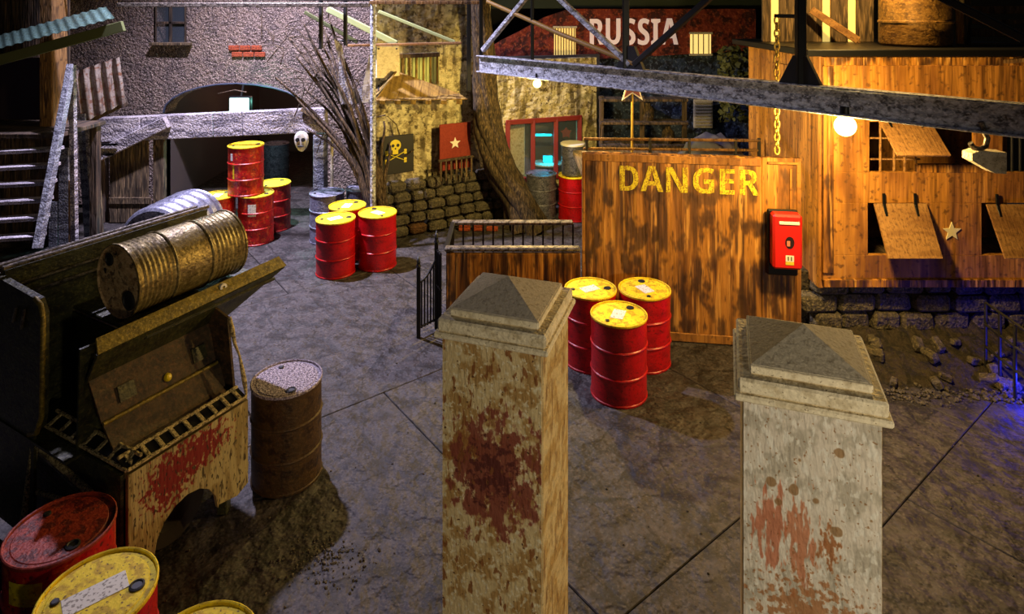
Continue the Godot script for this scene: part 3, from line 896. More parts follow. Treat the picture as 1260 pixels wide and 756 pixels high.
func build_truck() -> void:
	var ux := Vector3(0.485, 0, -0.875).normalized()
	var vx := Vector3(0.875, 0, 0.485).normalized()
	var o := thing("wrecked_truck", "wrecked olive army truck with blood-stained cream fender", "truck", T(-0.4, -0.6, 0))
	var ft := tex(384, 256, Color8(176, 160, 108), [
		{seed = 301, f = 0.02, sy = 4.0, lo = 0.44, hi = 0.68, c = Color8(140, 120, 70), a = 0.8},
		{seed = 302, f = 0.05, sy = 4.0, lo = 0.66, hi = 0.84, c = Color8(66, 54, 28), a = 0.85},
		{seed = 303, f = 0.05, lo = 0.2, c = Color8(124, 24, 18), a = 0.95, m = [0.3, 0.24, 0.17, 0.22]},
		{seed = 304, f = 0.05, lo = 0.2, c = Color8(124, 24, 18), a = 0.95, m = [0.55, 0.17, 0.24, 0.16]},
		{seed = 305, f = 0.09, oct = 2, sy = 2.0, lo = 0.74, hi = 0.82, c = Color8(44, 36, 18), a = 0.8}])
	var fm := StandardMaterial3D.new()
	fm.albedo_texture = ft
	fm.roughness = 0.7
	fm.normal_enabled = true
	fm.normal_texture = M.n_grain
	fm.normal_scale = 0.8
	# fender with wheel arch
	var poly := PackedVector2Array([Vector2(-0.95, 0.86), Vector2(-0.95, 0.05), Vector2(-0.78, 0.03)])
	for i in 9:
		var a := PI - PI * i / 8.0
		poly.append(Vector2(-0.52 + 0.25 * cos(a), 0.18 + 0.27 * sin(a)))
	poly.append_array([Vector2(-0.26, 0.2), Vector2(-0.1, 0.16), Vector2(0.0, 0.2), Vector2(0.0, 0.86)])
	var st := S()
	prism(st, poly, 0.03, Transform3D(Basis(ux, Vector3.UP, vx), T(0, 0, 0)), Rect2(-0.95, 0.0, 0.95, 0.86))
	part(o, "fender", st, fm).set_meta("label", "cream rusted fender with red stain")
	# wheel
	var wb := Basis(ux, vx, ux.cross(vx))
	st = S()
	lathe(st, Transform3D(wb, T(-0.52, -0.26, 0.29)), [Vector2(0.12, -0.1), Vector2(0.26, -0.1), Vector2(0.29, -0.06), Vector2(0.29, 0.06), Vector2(0.26, 0.1), Vector2(0.16, 0.09), Vector2(0.13, 0.04), Vector2(0, 0.03)], 28)
	part(o, "wheel", st, M.tyre)
	# chassis
	st = S()
	box(st, Transform3D(Basis(ux, Vector3.UP, vx), T(-0.42, -0.83, 0.46)), Vector3(0.9, 0.72, 0.8), 0.02)
	part(o, "chassis", st, M.truck_green)
	st = S()
	box(st, Transform3D(Basis(ux, Vector3.UP, vx), T(-0.47, -0.3, 0.7)), Vector3(0.9, 0.06, 0.5), 0.02)
	part(o, "inner_floor", st, M.truck_rust)
	for e in [[-0.8, -0.12, 0.0, 0.66], [-0.12, -0.12, 0.0, 0.66], [-0.8, -1.15, 0.0, 0.2], [0.0, -1.15, 0.0, 0.2]]:
		st = S()
		bar(st, T(e[0], e[1], e[2]), T(e[0], e[1], e[3]), 0.08, 0.08)
		part(o, "support_leg", st, M.truck_green)
	# rims with dark slots
	for e in [[Vector2(-0.95, 0.0), Vector2(0.0, 0.0), 9], [Vector2(-0.95, 0.0), Vector2(-0.97, -1.05), 7]]:
		var p0: Vector2 = e[0]
		var p1: Vector2 = e[1]
		var side: bool = e[2] == 9
		for dv in [[0.0, 0.885], [-0.11, 0.93]]:
			st = S()
			if side:
				bar(st, T(p0.x, dv[0], dv[1]), T(p1.x, dv[0], dv[1]), 0.022, 0.022, 0.005)
			else:
				bar(st, T(p0.x + dv[0] * -0.9, p0.y, dv[1]), T(p1.x + dv[0] * -0.9, p1.y, dv[1]), 0.022, 0.022, 0.005)
			part(o, "rim_rail", st, M.tan_frame)
		st = S()
		if side:
			panel(st, T(p0.x, 0, 0.875), T(p1.x, 0, 0.875), T(p1.x, -0.11, 0.92), T(p0.x, -0.11, 0.92), 0.01)
		else:
			panel(st, T(p0.x, 0, 0.875), T(p1.x, p1.y, 0.875), T(p1.x + 0.1, p1.y, 0.92), T(p0.x + 0.1, 0, 0.92), 0.01)
		part(o, "rim_strip", st, M.black_iron)
		for i in e[2]:
			var k: float = (i + 0.5) / e[2]
			st = S()
			var q := p0.lerp(p1, k)
			if side:
				bar(st, T(q.x, 0.0, 0.886), T(q.x, -0.11, 0.931), 0.03, 0.014, 0.003)
			else:
				bar(st, T(q.x, q.y, 0.886), T(q.x + 0.1, q.y, 0.931), 0.03, 0.014, 0.003)
			part(o, "rim_clip", st, M.tan_frame)
	# raking inner panels with holes and a marker lamp
	st = S()
	panel(st, T(-0.9, -0.2, 0.86), T(-0.03, -0.2, 0.86), T(0.0, -0.34, 1.06), T(-0.92, -0.34, 1.06), 0.02)
	part(o, "inner_panel", st, M.truck_rust)
	st = S()
	panel(st, T(-0.92, -0.36, 1.07), T(-0.02, -0.36, 1.07), T(0.02, -0.5, 1.36), T(-0.94, -0.5, 1.36), 0.02)
	part(o, "inner_panel", st, M.truck_rust)
	st = S()
	tube(st, [T(-0.92, -0.335, 1.075), T(-0.02, -0.335, 1.075)], 0.014, 8)
	part(o, "inner_bead", st, M.truck_olive)
	for u in [-0.72, -0.14]:
		st = S()
		panel(st, T(u - 0.06, -0.372, 1.14), T(u + 0.06, -0.372, 1.14), T(u + 0.06, -0.416, 1.24), T(u - 0.06, -0.416, 1.24), 0.012)
		part(o, "vent_plate", st, M.truck_green)
	st = S()
	lathe(st, Transform3D(Basis(ux, (vx + Vector3.UP * 0.5).normalized(), ux.cross((vx + Vector3.UP * 0.5).normalized())), T(-0.42, -0.38, 1.14)), [Vector2(0.03, 0), Vector2(0.03, 0.012), Vector2(0.02, 0.025), Vector2(0, 0.03)], 14)
	part(o, "marker_lamp", st, flat(Color8(214, 190, 20), 0.3))
	# hood plate, lip and apron
	st = S()
	box(st, Transform3D(Basis(ux, Vector3.UP, vx), T(0.0, -0.86, 1.53)), Vector3(1.2, 0.03, 1.0), 0.008)
	part(o, "hood_plate", st, M.truck_green)
	st = S()
	panel(st, T(-0.93, -0.41, 1.66), T(0.66, -0.40, 1.70), T(0.69, -0.33, 1.62), T(-0.95, -0.35, 1.57), 0.02)
	part(o, "hood_lip", st, M.truck_olive)
	st = S()
	panel(st, T(-0.95, -0.36, 1.565), T(0.68, -0.34, 1.615), T(0.05, -0.55, 1.25), T(-0.95, -0.55, 1.25), 0.02)
	part(o, "hood_apron", st, M.truck_green)
	st = S()
	lathe(st, Transform3D(Basis(ux, vx, ux.cross(vx)), T(0.06, -0.37, 1.655)), [Vector2(0.032, -0.01), Vector2(0.032, 0.012), Vector2(0.014, 0.014), Vector2(0.012, 0.0), Vector2(0, 0.0)], 16)
	part(o, "hood_catch", st, M.white_paint)
	st = S()
	panel(st, T(-0.6, -0.6, 0.8), T(-0.6, -1.36, 0.8), T(-0.6, -1.36, 1.5), T(-0.6, -0.6, 1.5), 0.02)
	part(o, "bay_side", st, M.truck_green)
	st = S()
	panel(st, T(-1.08, -0.5, 0.84), T(0.0, -0.5, 0.84), T(0.0, -1.36, 0.84), T(-1.08, -1.9, 0.84), 0.02)
	part(o, "bay_floor", st, M.truck_green)
	st = S()
	panel(st, T(-0.98, -0.56, 0.8), T(0.0, -0.56, 0.8), T(0.02, -0.52, 1.58), T(-0.98, -0.52, 1.58), 0.02)
	part(o, "bulkhead", st, M.truck_green)
	# upright plate behind the drum with two bright rails
	st = S()
	panel(st, T(-1.07, -1.36, 0.8), T(0.6, -1.36, 0.8), T(0.63, -1.38, 2.0), T(-1.07, -1.38, 2.0), 0.03)
	part(o, "windscreen_frame", st, M.truck_green)
	for e in [[-1.345, 2.03, 0.02, 0.63], [-1.42, 2.03, 0.022, 0.55], [-1.33, 1.88, 0.012, 0.0], [-1.33, 1.79, 0.014, 0.0]]:
		st = S()
		bar(st, T(-1.1, e[0], e[1]), T(e[3], e[0], e[1]), e[2] * 2, e[2] * 1.5, 0.006)
		part(o, "bright_rail", st, M.worn_rail)
	# cab panel with rounded edge
	st = S()
	var cp := PackedVector2Array([Vector2(-2.3, 0.95), Vector2(-0.86, 0.95), Vector2(-0.76, 1.03), Vector2(-0.735, 1.12), Vector2(-0.72, 1.84), Vector2(-0.78, 1.93), Vector2(-2.3, 2.04)])
	prism(st, cp, 0.05, Transform3D(Basis(vx, Vector3.UP, -ux), T(-1.1, 0, 0)))
	part(o, "cab_panel", st, M.truck_green)
	st = S()
	tube(st, [T(-1.12, -0.82, 1.93), T(-1.12, -0.74, 1.9), T(-1.12, -0.71, 1.82), T(-1.12, -0.72, 1.4), T(-1.12, -0.73, 1.12), T(-1.12, -0.8, 0.98), T(-1.12, -0.9, 0.94)], 0.018, 8)
	part(o, "cab_edge", st, M.truck_olive)
	for e in [[-0.98, 1.9, 1.6], [-1.1, 1.88, 1.62]]:
		st = S()
		bar(st, T(-1.135, e[0], e[2] + 0.08), T(-1.135, e[0] + 0.05, e[1] - 0.06), 0.02, 0.02)
		part(o, "grab_bar", st, M.worn_rail)
	# frayed right edge
	st = S()
	var pts := []
	var rad := []
	for i in 14:
		pts.append(T(0.012 + 0.008 * sin(i * 2.1), -0.03 - 0.2 * maxf(0, i - 8) / 5.0, 0.22 + i * 0.095))
		rad.append(0.014 + 0.006 * sin(i * 1.7))
	tube(st, pts, rad, 7)
	part(o, "frayed_edge", st, M.tan_frame)
	st = S()
	panel(st, T(0.0, -0.05, 0.2), T(0.0, -0.6, 0.2), T(0.02, -0.6, 1.55), T(0.02, -0.25, 1.45), 0.02)
	part(o, "end_panel", st, M.truck_rust)
	# triangular window frame at the end
	var a0 := W(28, 655, 4.72)
	var a1 := W(43, 545, 4.72)
	var a2 := W(112, 608, 4.42)
	for e in [[a0, a1, 0.028, "tan_frame"], [a1, a2, 0.024, "tan_frame"], [W(38, 603, 4.72), W(92, 620, 4.55), 0.018, "tan_frame"], [W(47, 556, 4.74), W(110, 616, 4.44), 0.01, "worn_rail"]]:
		st = S()
		tube(st, [e[0], e[1]], e[2], 8)
		part(o, "quarter_frame", st, M[e[3]])
	st = S()
	panel(st, T(-1.06, -0.95, 0.1), T(-1.06, -2.3, 0.1), T(-1.06, -2.3, 1.0), T(-1.06, -0.95, 1.0), 0.02)
	part(o, "end_panel", st, M.truck_green)
	st = S()
	panel(st, T(-0.97, -0.02, 0.1), T(-0.97, -1.2, 0.1), T(-0.97, -1.2, 0.86), T(-0.97, -0.02, 0.86), 0.02)
	part(o, "end_panel", st, M.truck_green)
	# drum lying on the hood
	var c := T(-0.56, -0.8, 1.842)
	var ub := Basis(vx, ux, vx.cross(ux))
	var d := thing("lying_drum", "dull brass-coloured ribbed drum lying on the truck hood", "oil drum", c)
	var prof := [Vector2(0.283, 0.0), Vector2(0.292, 0.004), Vector2(0.292, 0.018), Vector2(0.284, 0.025)]
	var L := 0.99
	for seg in [[0.03, 0.3, 7], [0.35, 0.62, 0], [0.67, 0.95, 7]]:
		if seg[2] > 0:
			for i in seg[2] * 4 + 1:
				prof.append(Vector2(0.283 - 0.005 * (1.0 - cos(TAU * i / 4.0)) * 0.5, lerpf(seg[0], seg[1], i / (seg[2] * 4.0))))
		else:
			prof.append_array([Vector2(0.283, seg[0]), Vector2(0.283, seg[1])])
		if seg[1] < 0.85:
			for k in 5:
				prof.append(Vector2(0.283 + 0.012 * sin(PI * k / 4.0), seg[1] + 0.01 + 0.03 * k / 4.0))
	prof.append_array([Vector2(0.284, 0.962), Vector2(0.292, 0.968), Vector2(0.292, 0.984), Vector2(0.283, L)])
	st = S()
	lathe(st, Transform3D(ub, c), prof, 44)
	part(d, "body", st, M.drum_olive)
	st = S()
	lathe(st, Transform3D(ub, c), [Vector2(0.0, 0.014), Vector2(0.276, 0.014), Vector2(0.283, 0.0)], 40)
	part(d, "end_plate", st, M.drum_end)
	st = S()
	lathe(st, Transform3D(ub, c), [Vector2(0.283, L), Vector2(0.276, L - 0.014), Vector2(0.0, L - 0.014)], 40)
	part(d, "end_plate", st, M.drum_end)
	var vb := Basis(vx, -ux, vx.cross(-ux))
	for e in [[-0.12, 0.15, 0.05], [0.14, -0.12, 0.075]]:
		st = S()
		lathe(st, Transform3D(vb, c + vx * e[0] + Vector3.UP * e[1]), [Vector2(e[2], -0.012), Vector2(e[2], 0.0), Vector2(e[2] * 0.8, 0.006), Vector2(e[2] * 0.7, -0.004), Vector2(0, -0.004)], 18)
		part(d, "bung", st, M.sign_black)
	# ribbed tank lying on the ground behind the truck
	var tk := thing("ribbed_tank", "grey ribbed steel tank lying on the ground behind the truck", "tank", Vector3(X(188, 9.7), 0, -9.7))
	var tc := Vector3(X(188, 9.5), 0.52, -9.5)
	var ab := Basis(Vector3.RIGHT, Vector3(0.1, 0, -1).normalized(), Vector3.UP)
	prof = [Vector2(0.0, -0.02), Vector2(0.3, -0.015), Vector2(0.46, 0.0)]
	for i in 41:
		prof.append(Vector2(0.5 + 0.02 * sin(TAU * i / 8.0), 0.03 + i * 0.025))
	prof.append_array([Vector2(0.46, 1.06), Vector2(0.0, 1.08)])
	st = S()
	lathe(st, Transform3D(ab, tc), prof, 36)
	part(tk, "shell", st, M.galvanised)
	for s in [-1, 1]:
		st = S()
		bar(st, tc + Vector3(0.3 * s, -0.47, 0.0), tc + Vector3(0.3 * s, -0.47, -0.95), 0.1, 0.1)
		part(tk, "chock", st, M.dark_plank)

# ---------------------------------------------------------------- overhead truss, lamps, chain, hook
func chord(px: float) -> Vector2:   # (x, z) on the truss line under a pixel column
	var k := (px - 630.0) / F
	var t := (k * 10.4 + 0.52) / (4.65 + 5.2 * k)
	return Vector2(-0.52 + 4.65 * t, 10.4 - 5.2 * t)

func CP(px: float, py: float) -> Vector3:
	var c := chord(px)
	return Vector3(c.x, Y(py, c.y), -c.y)

func bulb_lamp(label: String, at: Vector3, r: float, c: Color, e: float, hang: float) -> void:
	var o := thing("bulb_lamp", label, "lamp", at + Vector3(0, hang, 0))
	var st := S()
	lathe(st, Transform3D(Basis(), at), [Vector2(0.0, r + 0.09), Vector2(r * 0.45, r + 0.09), Vector2(r * 0.5, r * 0.6), Vector2(0.0, r * 0.6)], 16)
	part(o, "socket", st, M.black_iron)
	st = S()
	var prof := []
	for i in 13:
		var a := -PI / 2 + PI * i / 12.0
		prof.append(Vector2(maxf(0.0, cos(a) * r), sin(a) * r))
	lathe(st, Transform3D(Basis(), at), prof, 24, false)
	part(o, "glass_bulb", st, glow(c, 12.0))
	st = S()
	tube(st, [at + Vector3(0, r + 0.08, 0), at + Vector3(0, hang, 0)], 0.012, 6)
	part(o, "stem", st, M.black_iron)
	lamp(o, at, c, e, r)

func build_truss() -> void:
	var o := thing("steel_truss", "weathered grey steel roof truss crossing over the yard", "truss", Vector3(1.8, 3.08, -7.8))
	var c0 := Vector3(-0.52, 3.08, -10.4)
	var c1 := Vector3(5.3, 3.08, -3.89)
	var d := (c1 - c0).normalized()
	var st := S()
	bar(st, c0, c1, 0.03, 0.24)
	part(o, "web", st, M.steel)
	for y in [-0.125, 0.125]:
		st = S()
		bar(st, c0 + Vector3(0, y, 0), c1 + Vector3(0, y, 0), 0.16, 0.022)
		part(o, "flange", st, M.steel)
	var top := 5.6
	for e in [[655, 0.05], [770, 0.08], [985, 0.09], [592, 0.06]]:
		var p := chord(e[0])
		st = S()
		bar(st, Vector3(p.x, 3.2, -p.y), Vector3(p.x, top, -p.y), e[1], e[1], 0.008)
		part(o, "vertical", st, M.black_iron)
	st = S()
	bar(st, Vector3(c0.x, top, c0.z), Vector3(c1.x, top, c1.z), 0.15, 0.2)
	part(o, "top_chord", st, M.dark_steel)
	for e in [[594, 62, 645, 0], [776, 80, 690, 0], [780, 80, 868, 2], [1260, 48, 1165, 0]]:
		var a := CP(e[0], e[1])
		var b := CP(e[2], e[3])
		var k := (top - a.y) / maxf(0.05, b.y - a.y)
		st = S()
		bar(st, a, a + (b - a) * minf(k, 2.2), 0.07, 0.07, 0.008)
		part(o, "diagonal", st, M.steel if e[0] == 594 or e[2] == 690 else M.dark_steel)
	for px in [776, 985]:
		var p := chord(px)
		st = S()
		var gp := PackedVector2Array([Vector2(-0.22, 0), Vector2(0.22, 0), Vector2(0.07, 0.3), Vector2(-0.07, 0.3)])
		prism(st, gp, 0.05, Transform3D(Basis(d, Vector3.UP, d.cross(Vector3.UP)), Vector3(p.x, 3.2, -p.y)))
		part(o, "gusset", st, M.dark_steel)
	st = S()
	tube(st, [CP(600, 2), CP(690, 42), CP(782, 79)], 0.035, 8)
	part(o, "tie_rod", st, flat(Color8(150, 112, 40), 0.6))
	# lamps
	bulb_lamp("glaring warm bulb hanging under the truss by the orange building", CP(1040, 155), 0.1, Color(1.0, 0.82, 0.48), LAMP_A, 0.2)
	bulb_lamp("small warm bulb under the truss before the yellow wall", CP(661, 103), 0.06, Color(1.0, 0.86, 0.5), LAMP_B, 0.15)
	# chain
	var ch := thing("chain", "brass-coloured chain hanging behind the truss over DANGER wall", "chain", W(956, 192, 6.95))
	var vp := chord(985)
	var hs := S()
	bar(hs, Vector3(vp.x, 3.9, -vp.y), W(954, 0, 6.95) * Vector3(1, 0, 1) + Vector3(0, 3.9, 0), 0.04, 0.04)
	part(ch, "hanger", hs, M.black_iron)
	var i := 0
	var y := 3.85
	while y > 2.4:
		var pts := []
		var ax := Vector3(1, 0, 0) if i % 2 == 0 else Vector3(0, 0, 1)
		for k in 13:
			var t := TAU * k / 12.0
			pts.append(W(956, 100, 6.95) * Vector3(1, 0, 1) + Vector3(0, y, 0) + ax * cos(t) * 0.026 + Vector3.UP * sin(t) * 0.046)
		var s2 := S()
		tube(s2, pts, 0.01, 6)
		part(ch, "link", s2, M.brass)
		y -= 0.07
		i += 1
	# hook block under the truss
	var hp := CP(1211, 150)
	var hb := thing("hook_block", "pale wooden block with curved iron hook under the truss", "hook block", hp)
	var z := -hp.z
	st = S()
	var poly := PackedVector2Array()
	for q in [[1190, 187], [1199, 184], [1232, 186], [1232, 212], [1217, 211], [1190, 196]]:
		poly.append(Vector2(X(q[0], z) - hp.x, Y(q[1], z) - hp.y))
	prism(st, poly, 0.12, Transform3D(Basis(), Vector3.ZERO))
	part(hb, "block", st, M.cap_edge, false)
	st = S()
	var hk := []
	for q in [[1207, 150], [1211, 162], [1215, 170], [1213, 180], [1206, 184], [1198, 182], [1194, 176]]:
		hk.append(W(q[0], q[1], z - 0.02))
	tube(st, hk, 0.022, 8)
	part(hb, "hook", st, M.worn_rail)

# ---------------------------------------------------------------- orange building on the right
func build_orange_building() -> void:
	var zf := 7.4
	var x0 := X(1013, zf)
	var x1 := X(1345, zf)
	var h0 := Y(346, zf)
	var h1 := Y(70, zf)
	var o := thing("orange_building", "orange timber building with propped window flaps on a stone base", "building", Vector3((x0 + x1) * 0.5, 0, -zf - 1.2))
	var lx := [X(1068, zf), X(1140, zf), X(1208, zf), X(1285, zf)]
	var ux := [X(1070, zf), X(1200, zf), X(1234, zf), X(1300, zf)]
	var hl := [Y(314, zf), Y(250, zf)]
	var hu := [Y(212, zf), Y(150, zf)]
	var pc := func(xa: float, xb: float, ya: float, yb: float):
		var st := S()
		cbox(st, Vector3((xa + xb) * 0.5, (ya + yb) * 0.5, -zf - 0.03), Vector3(xb - xa, yb - ya, 0.06), 0.004)
		part(o, "wall_panel", st, M.ply_far)
	pc.call(x0, x1, h0, hl[0])
	pc.call(x0, x1, hl[1], hu[0])
	pc.call(x0, x1, hu[1], h1)
	for r in [[lx, hl], [ux, hu]]:
		var q: Array = r[0]
		var hh: Array = r[1]
		pc.call(x0, q[0], hh[0], hh[1])
		pc.call(q[1], q[2], hh[0], hh[1])
		pc.call(q[3], x1, hh[0], hh[1])
	# trim
	for e in [[h0 - 0.02, 0.09], [h1 - 0.05, 0.1]]:
		var st := S()
		cbox(st, Vector3((x0 + x1) * 0.5, e[0], -zf + 0.012), Vector3(x1 - x0, e[1], 0.03), 0.006)
		part(o, "trim_board", st, M.ply)
	var st := S()
	cbox(st, Vector3(x0 + 0.05, (h0 + h1) * 0.5, -zf + 0.012), Vector3(0.12, h1 - h0 - 0.2, 0.03), 0.006)
	part(o, "corner_board", st, M.ply)
	# side wall going back, with a recessed panel
	st = S()
	panel(st, Vector3(x0, h0 - 0.1, -zf - 0.05), Vector3(x0 - 0.02, h0 - 0.1, -9.6), Vector3(x0 - 0.02, h1, -9.6), Vector3(x0, h1, -zf - 0.05), 0.06)
	part(o, "side_wall", st, M.ply_far)
	st = S()
	panel(st, Vector3(x0 - 0.04, 3.05, -zf - 0.15), Vector3(x0 - 0.05, 3.05, -8.7), Vector3(x0 - 0.05, 3.25, -8.7), Vector3(x0 - 0.04, 3.25, -zf - 0.15), 0.03)
	part(o, "side_board", st, M.ply_far)
	# dark room behind the openings
	st = S()
	cbox(st, Vector3((x0 + x1) * 0.5, (h0 + h1) * 0.5, -8.7), Vector3(x1 - x0, h1 - h0, 0.05))
	part(o, "back_wall", st, M.ply_far)
	st = S()
	cbox(st, Vector3((x0 + x1) * 0.5, h0 + 0.03, -8.05), Vector3(x1 - x0 - 0.1, 0.05, 1.2))
	part(o, "inner_floor", st, M.plank)
	# flaps
	var fl := func(xa: float, xb: float, yt: float, out: float, yb: float, m: Material):
		var s := S()
		panel(s, Vector3(xa, yt, -zf + 0.02), Vector3(xb, yt, -zf + 0.02), Vector3(xb, yb, -zf + out), Vector3(xa, yb, -zf + out), 0.025)
		var f: MeshInstance3D = part(o, "window_flap", s, m)
		for k in [0.18, 0.78]:
			var x := lerpf(xa, xb, k)
			s = S()
			bar(s, Vector3(x, yt + 0.12, -zf + 0.03), Vector3(x, yt, -zf + 0.04), 0.035, 0.015, 0.004, Vector3.BACK)
			bar(s, Vector3(x, yt, -zf + 0.04), Vector3(x, lerpf(yt, yb, 0.25), -zf + 0.02 + out * 0.25), 0.035, 0.015, 0.004)
			part(f, "strap_hinge", s, M.black_iron)
	fl.call(X(1074, zf), X(1138, zf), Y(250, zf), 0.3, 1.22, M.flap)
	fl.call(X(1212, zf), X(1280, zf), Y(251, zf), 0.3, 1.22, M.flap)
	fl.call(X(1080, zf), X(1142, zf), Y(148, zf), 0.38, 2.37, M.flap)
	# bars and props in the upper window
	for px in [1083, 1100, 1113, 1127, 1245, 1255]:
		st = S()
		bar(st, W(px, 149, zf + 0.04), W(px, 213, zf + 0.04), 0.022, 0.022, 0.004)
		part(o, "window_bar", st, M.flap if px < 1200 else M.dark_steel)
	for py in [170, 196]:
		st = S()
		bar(st, W(1070, py, zf + 0.05), W(1132, py, zf + 0.05), 0.02, 0.02, 0.004)
		part(o, "window_bar", st, M.flap)
	st = S()
	cbox(st, W(1164, 207, zf + 0.02), Vector3(0.7, 0.1, 0.05), 0.006)
	part(o, "sill_board", st, M.ply)
	# white star on the front
	st = S()
	prism(st, star_poly(0.11), 0.015, Transform3D(Basis(), W(1171, 285, zf - 0.01)))
	part(o, "metal_star", st, flat(Color8(214, 204, 160), 0.5)).set_meta("label", "pale five-pointed metal star")
	# deck on top
	st = S()
	cbox(st, Vector3((x0 + x1) * 0.5 - 0.1, h1 + 0.05, -8.55), Vector3(x1 - x0 + 0.26, 0.08, 2.5), 0.01)
	part(o, "deck_edge", st, M.black_iron)
	# stone base, stone by stone
	var fnd := thing("stone_base", "dark rough stone base wall under the orange building", "stone wall", Vector3((x0 + x1) * 0.5, 0, -7.75))
	st = S()
	cbox(st, Vector3((x0 + x1) * 0.5 - 0.1, 0.42, -7.85), Vector3(x1 - x0 + 0.3, 0.84, 0.3))
	part(fnd, "core", st, M.earth)
	var vs := []
	for i in 5:
		vs.append(stone_mesh(Vector3(0.4, 0.21, 0.22), 0.035))
	for r in 4:
		var x := x0 - 0.2 + 0.15 * (r % 2)
		while x < x1:
			var s := rng.randf_range(0.75, 1.15)
			var p := part_mesh(fnd, "stone", vs[rng.randi() % 5], M.stone, false)
			p.position = Vector3(x + 0.2 * s, 0.105 + r * 0.208, -7.62 + rng.randf_range(-0.03, 0.03)) - fnd.position
			p.scale = Vector3(s, 1, 1)
			x += 0.405 * s
	# rough bank of earth and rocks at its foot
	var bank := thing("earth_bank", "dark earth bank with rocks below the stone base", "bank", Vector3(5.0, 0, -7.0))
	st = S()
	var nx := 26
	var nz := 6
	var pt := func(i: int, j: int) -> Vector3:
		var hgt := 0.0 if j == 0 else (0.05 + 0.28 * pow(j / float(nz), 1.2)) * (0.85 + 0.2 * sin(i * 1.1 + j * 2.3) * sin(i * 0.7 - j))
		return Vector3(3.5 + i * 0.127, maxf(hgt, 0.0) - 0.01, -6.75 - 0.14 * j + 0.04 * sin(i * 2.7 + j))
	st.set_smooth_group(0)
	for i in nx:
		for j in nz:
			quad(st, pt.call(i, j), pt.call(i + 1, j), pt.call(i + 1, j + 1), pt.call(i, j + 1), Vector3.UP)
	part(bank, "soil", st, M.earth)
	for i in 34:
		var p := part_mesh(bank, "rock", vs[rng.randi() % 5], M.stone, false)
		p.position = Vector3(rng.randf_range(3.6, 6.6), 0.06, rng.randf_range(-7.3, -6.72)) - bank.position
		p.position.y = 0.05 + 0.25 * clampf((-6.8 - (p.position.z + bank.position.z)) / 0.7, 0, 1)
		p.rotation = Vector3(rng.randf() * 0.5, rng.randf() * TAU, rng.randf() * 0.5)
		p.scale = Vector3.ONE * rng.randf_range(0.25, 0.6)
	# low pipe railing with the blue lamp
	var rl := thing("pipe_railing", "thin dark pipe railing lit blue beside the stone base", "railing", W(1213, 452, 7.1) * Vector3(1, 0, 1))
	var a := Vector3(X(1213, 7.0), 0, -7.0)
	var b := Vector3(X(1290, 6.1), 0, -6.1)
	for i in 5:
		var p := a.lerp(b, i / 4.0)
		st = S()
		tube(st, [p, p + Vector3(0, 0.78, 0)], 0.016, 8)
		part(rl, "post", st, M.dark_steel)
	for y in [0.3, 0.54, 0.78]:
		st = S()
		tube(st, [a + Vector3(0, y, 0), b + Vector3(0, y, 0)], 0.014, 8)
		part(rl, "rail", st, M.dark_steel)
	var bl := thing("blue_lamp", "small blue ground lamp behind the pipe railing", "lamp", Vector3(X(1268, 6.5), 0.0, -6.5))
	st = S()
	lathe(st, Transform3D(Basis(), bl.position), [Vector2(0.07, 0), Vector2(0.07, 0.05), Vector2(0.05, 0.06)], 16)
	part(bl, "housing", st, M.black_iron)
	st = S()
	lathe(st, Transform3D(Basis(), bl.position), [Vector2(0.05, 0.055), Vector2(0.035, 0.1), Vector2(0, 0.11)], 16)
	part(bl, "lens", st, glow(Color(0.1, 0.15, 1.0), 3.0))
	lamp(bl, bl.position + Vector3(0, 0.2, 0), Color(0.12, 0.16, 1.0), LAMP_BLUE, 0.05)
	# things on the deck
	var dy := h1 + 0.09
	var tk := thing("water_tank", "brown banded metal water tank on the deck", "tank", Vector3(X(1126, 8.05), dy, -8.05))
	st = S()
	var prof := [Vector2(0, 0), Vector2(0.37, 0), Vector2(0.4, 0.03)]
	for y in [0.3, 0.62, 0.94]:
		prof.append_array([Vector2(0.4, y - 0.02), Vector2(0.412, y - 0.01), Vector2(0.412, y + 0.01), Vector2(0.4, y + 0.02)])
	prof.append_array([Vector2(0.4, 1.25), Vector2(0.36, 1.3), Vector2(0, 1.32)])
	lathe(st, Transform3D(Basis(), tk.position), prof, 36)
	part(tk, "shell", st, M.tank)
	st = S()
	lathe(st, Transform3D(Basis(), tk.position), [Vector2(0.1, 1.31), Vector2(0.1, 1.37), Vector2(0, 1.38)], 16)
	part(tk, "filler_cap", st, M.dark_steel)
	var hut := thing("lit_hut", "plank hut on the deck with tall glowing window slits", "hut", Vector3(X(1005, 8.9), dy, -8.9))
	var px := 938.0
	var k := 0
	while px < 1066:
		var lit := k % 3 == 1
		st = S()
		cbox(st, Vector3(X(px + 5, 8.9), dy + 0.75, -8.9 - (0.03 if lit else 0.0)), Vector3(0.118, 1.5, 0.04), 0.004)
		part(hut, "glowing_slit" if lit else "plank", st, glow(Color(1.0, 0.86, 0.46), 0.75) if lit else M.plank)
		px += 10.5
		k += 1
	st = S()
	cbox(st, Vector3(X(1003, 8.9), dy + 1.53, -8.95), Vector3(1.6, 0.06, 0.3))
	part(hut, "top_plate", st, M.dark_plank)
	var dl := Vector3(X(1075, 7.7), 4.75, -7.6)
	var dlo := thing("deck_lamp", "warm bulb hanging above the deck of the orange building", "lamp", dl)
	st = S()
	lathe(st, Transform3D(Basis(), dl), [Vector2(0, -0.06), Vector2(0.05, -0.03), Vector2(0.06, 0.02), Vector2(0.03, 0.07), Vector2(0, 0.07)], 16, false)
	part(dlo, "glass_bulb", st, glow(Color(1.0, 0.82, 0.5), 8.0))
	st = S()
	tube(st, [dl + Vector3(0, 0.06, 0), dl + Vector3(0, 0.9, 0)], 0.01, 6)
	part(dlo, "flex", st, M.black_iron)
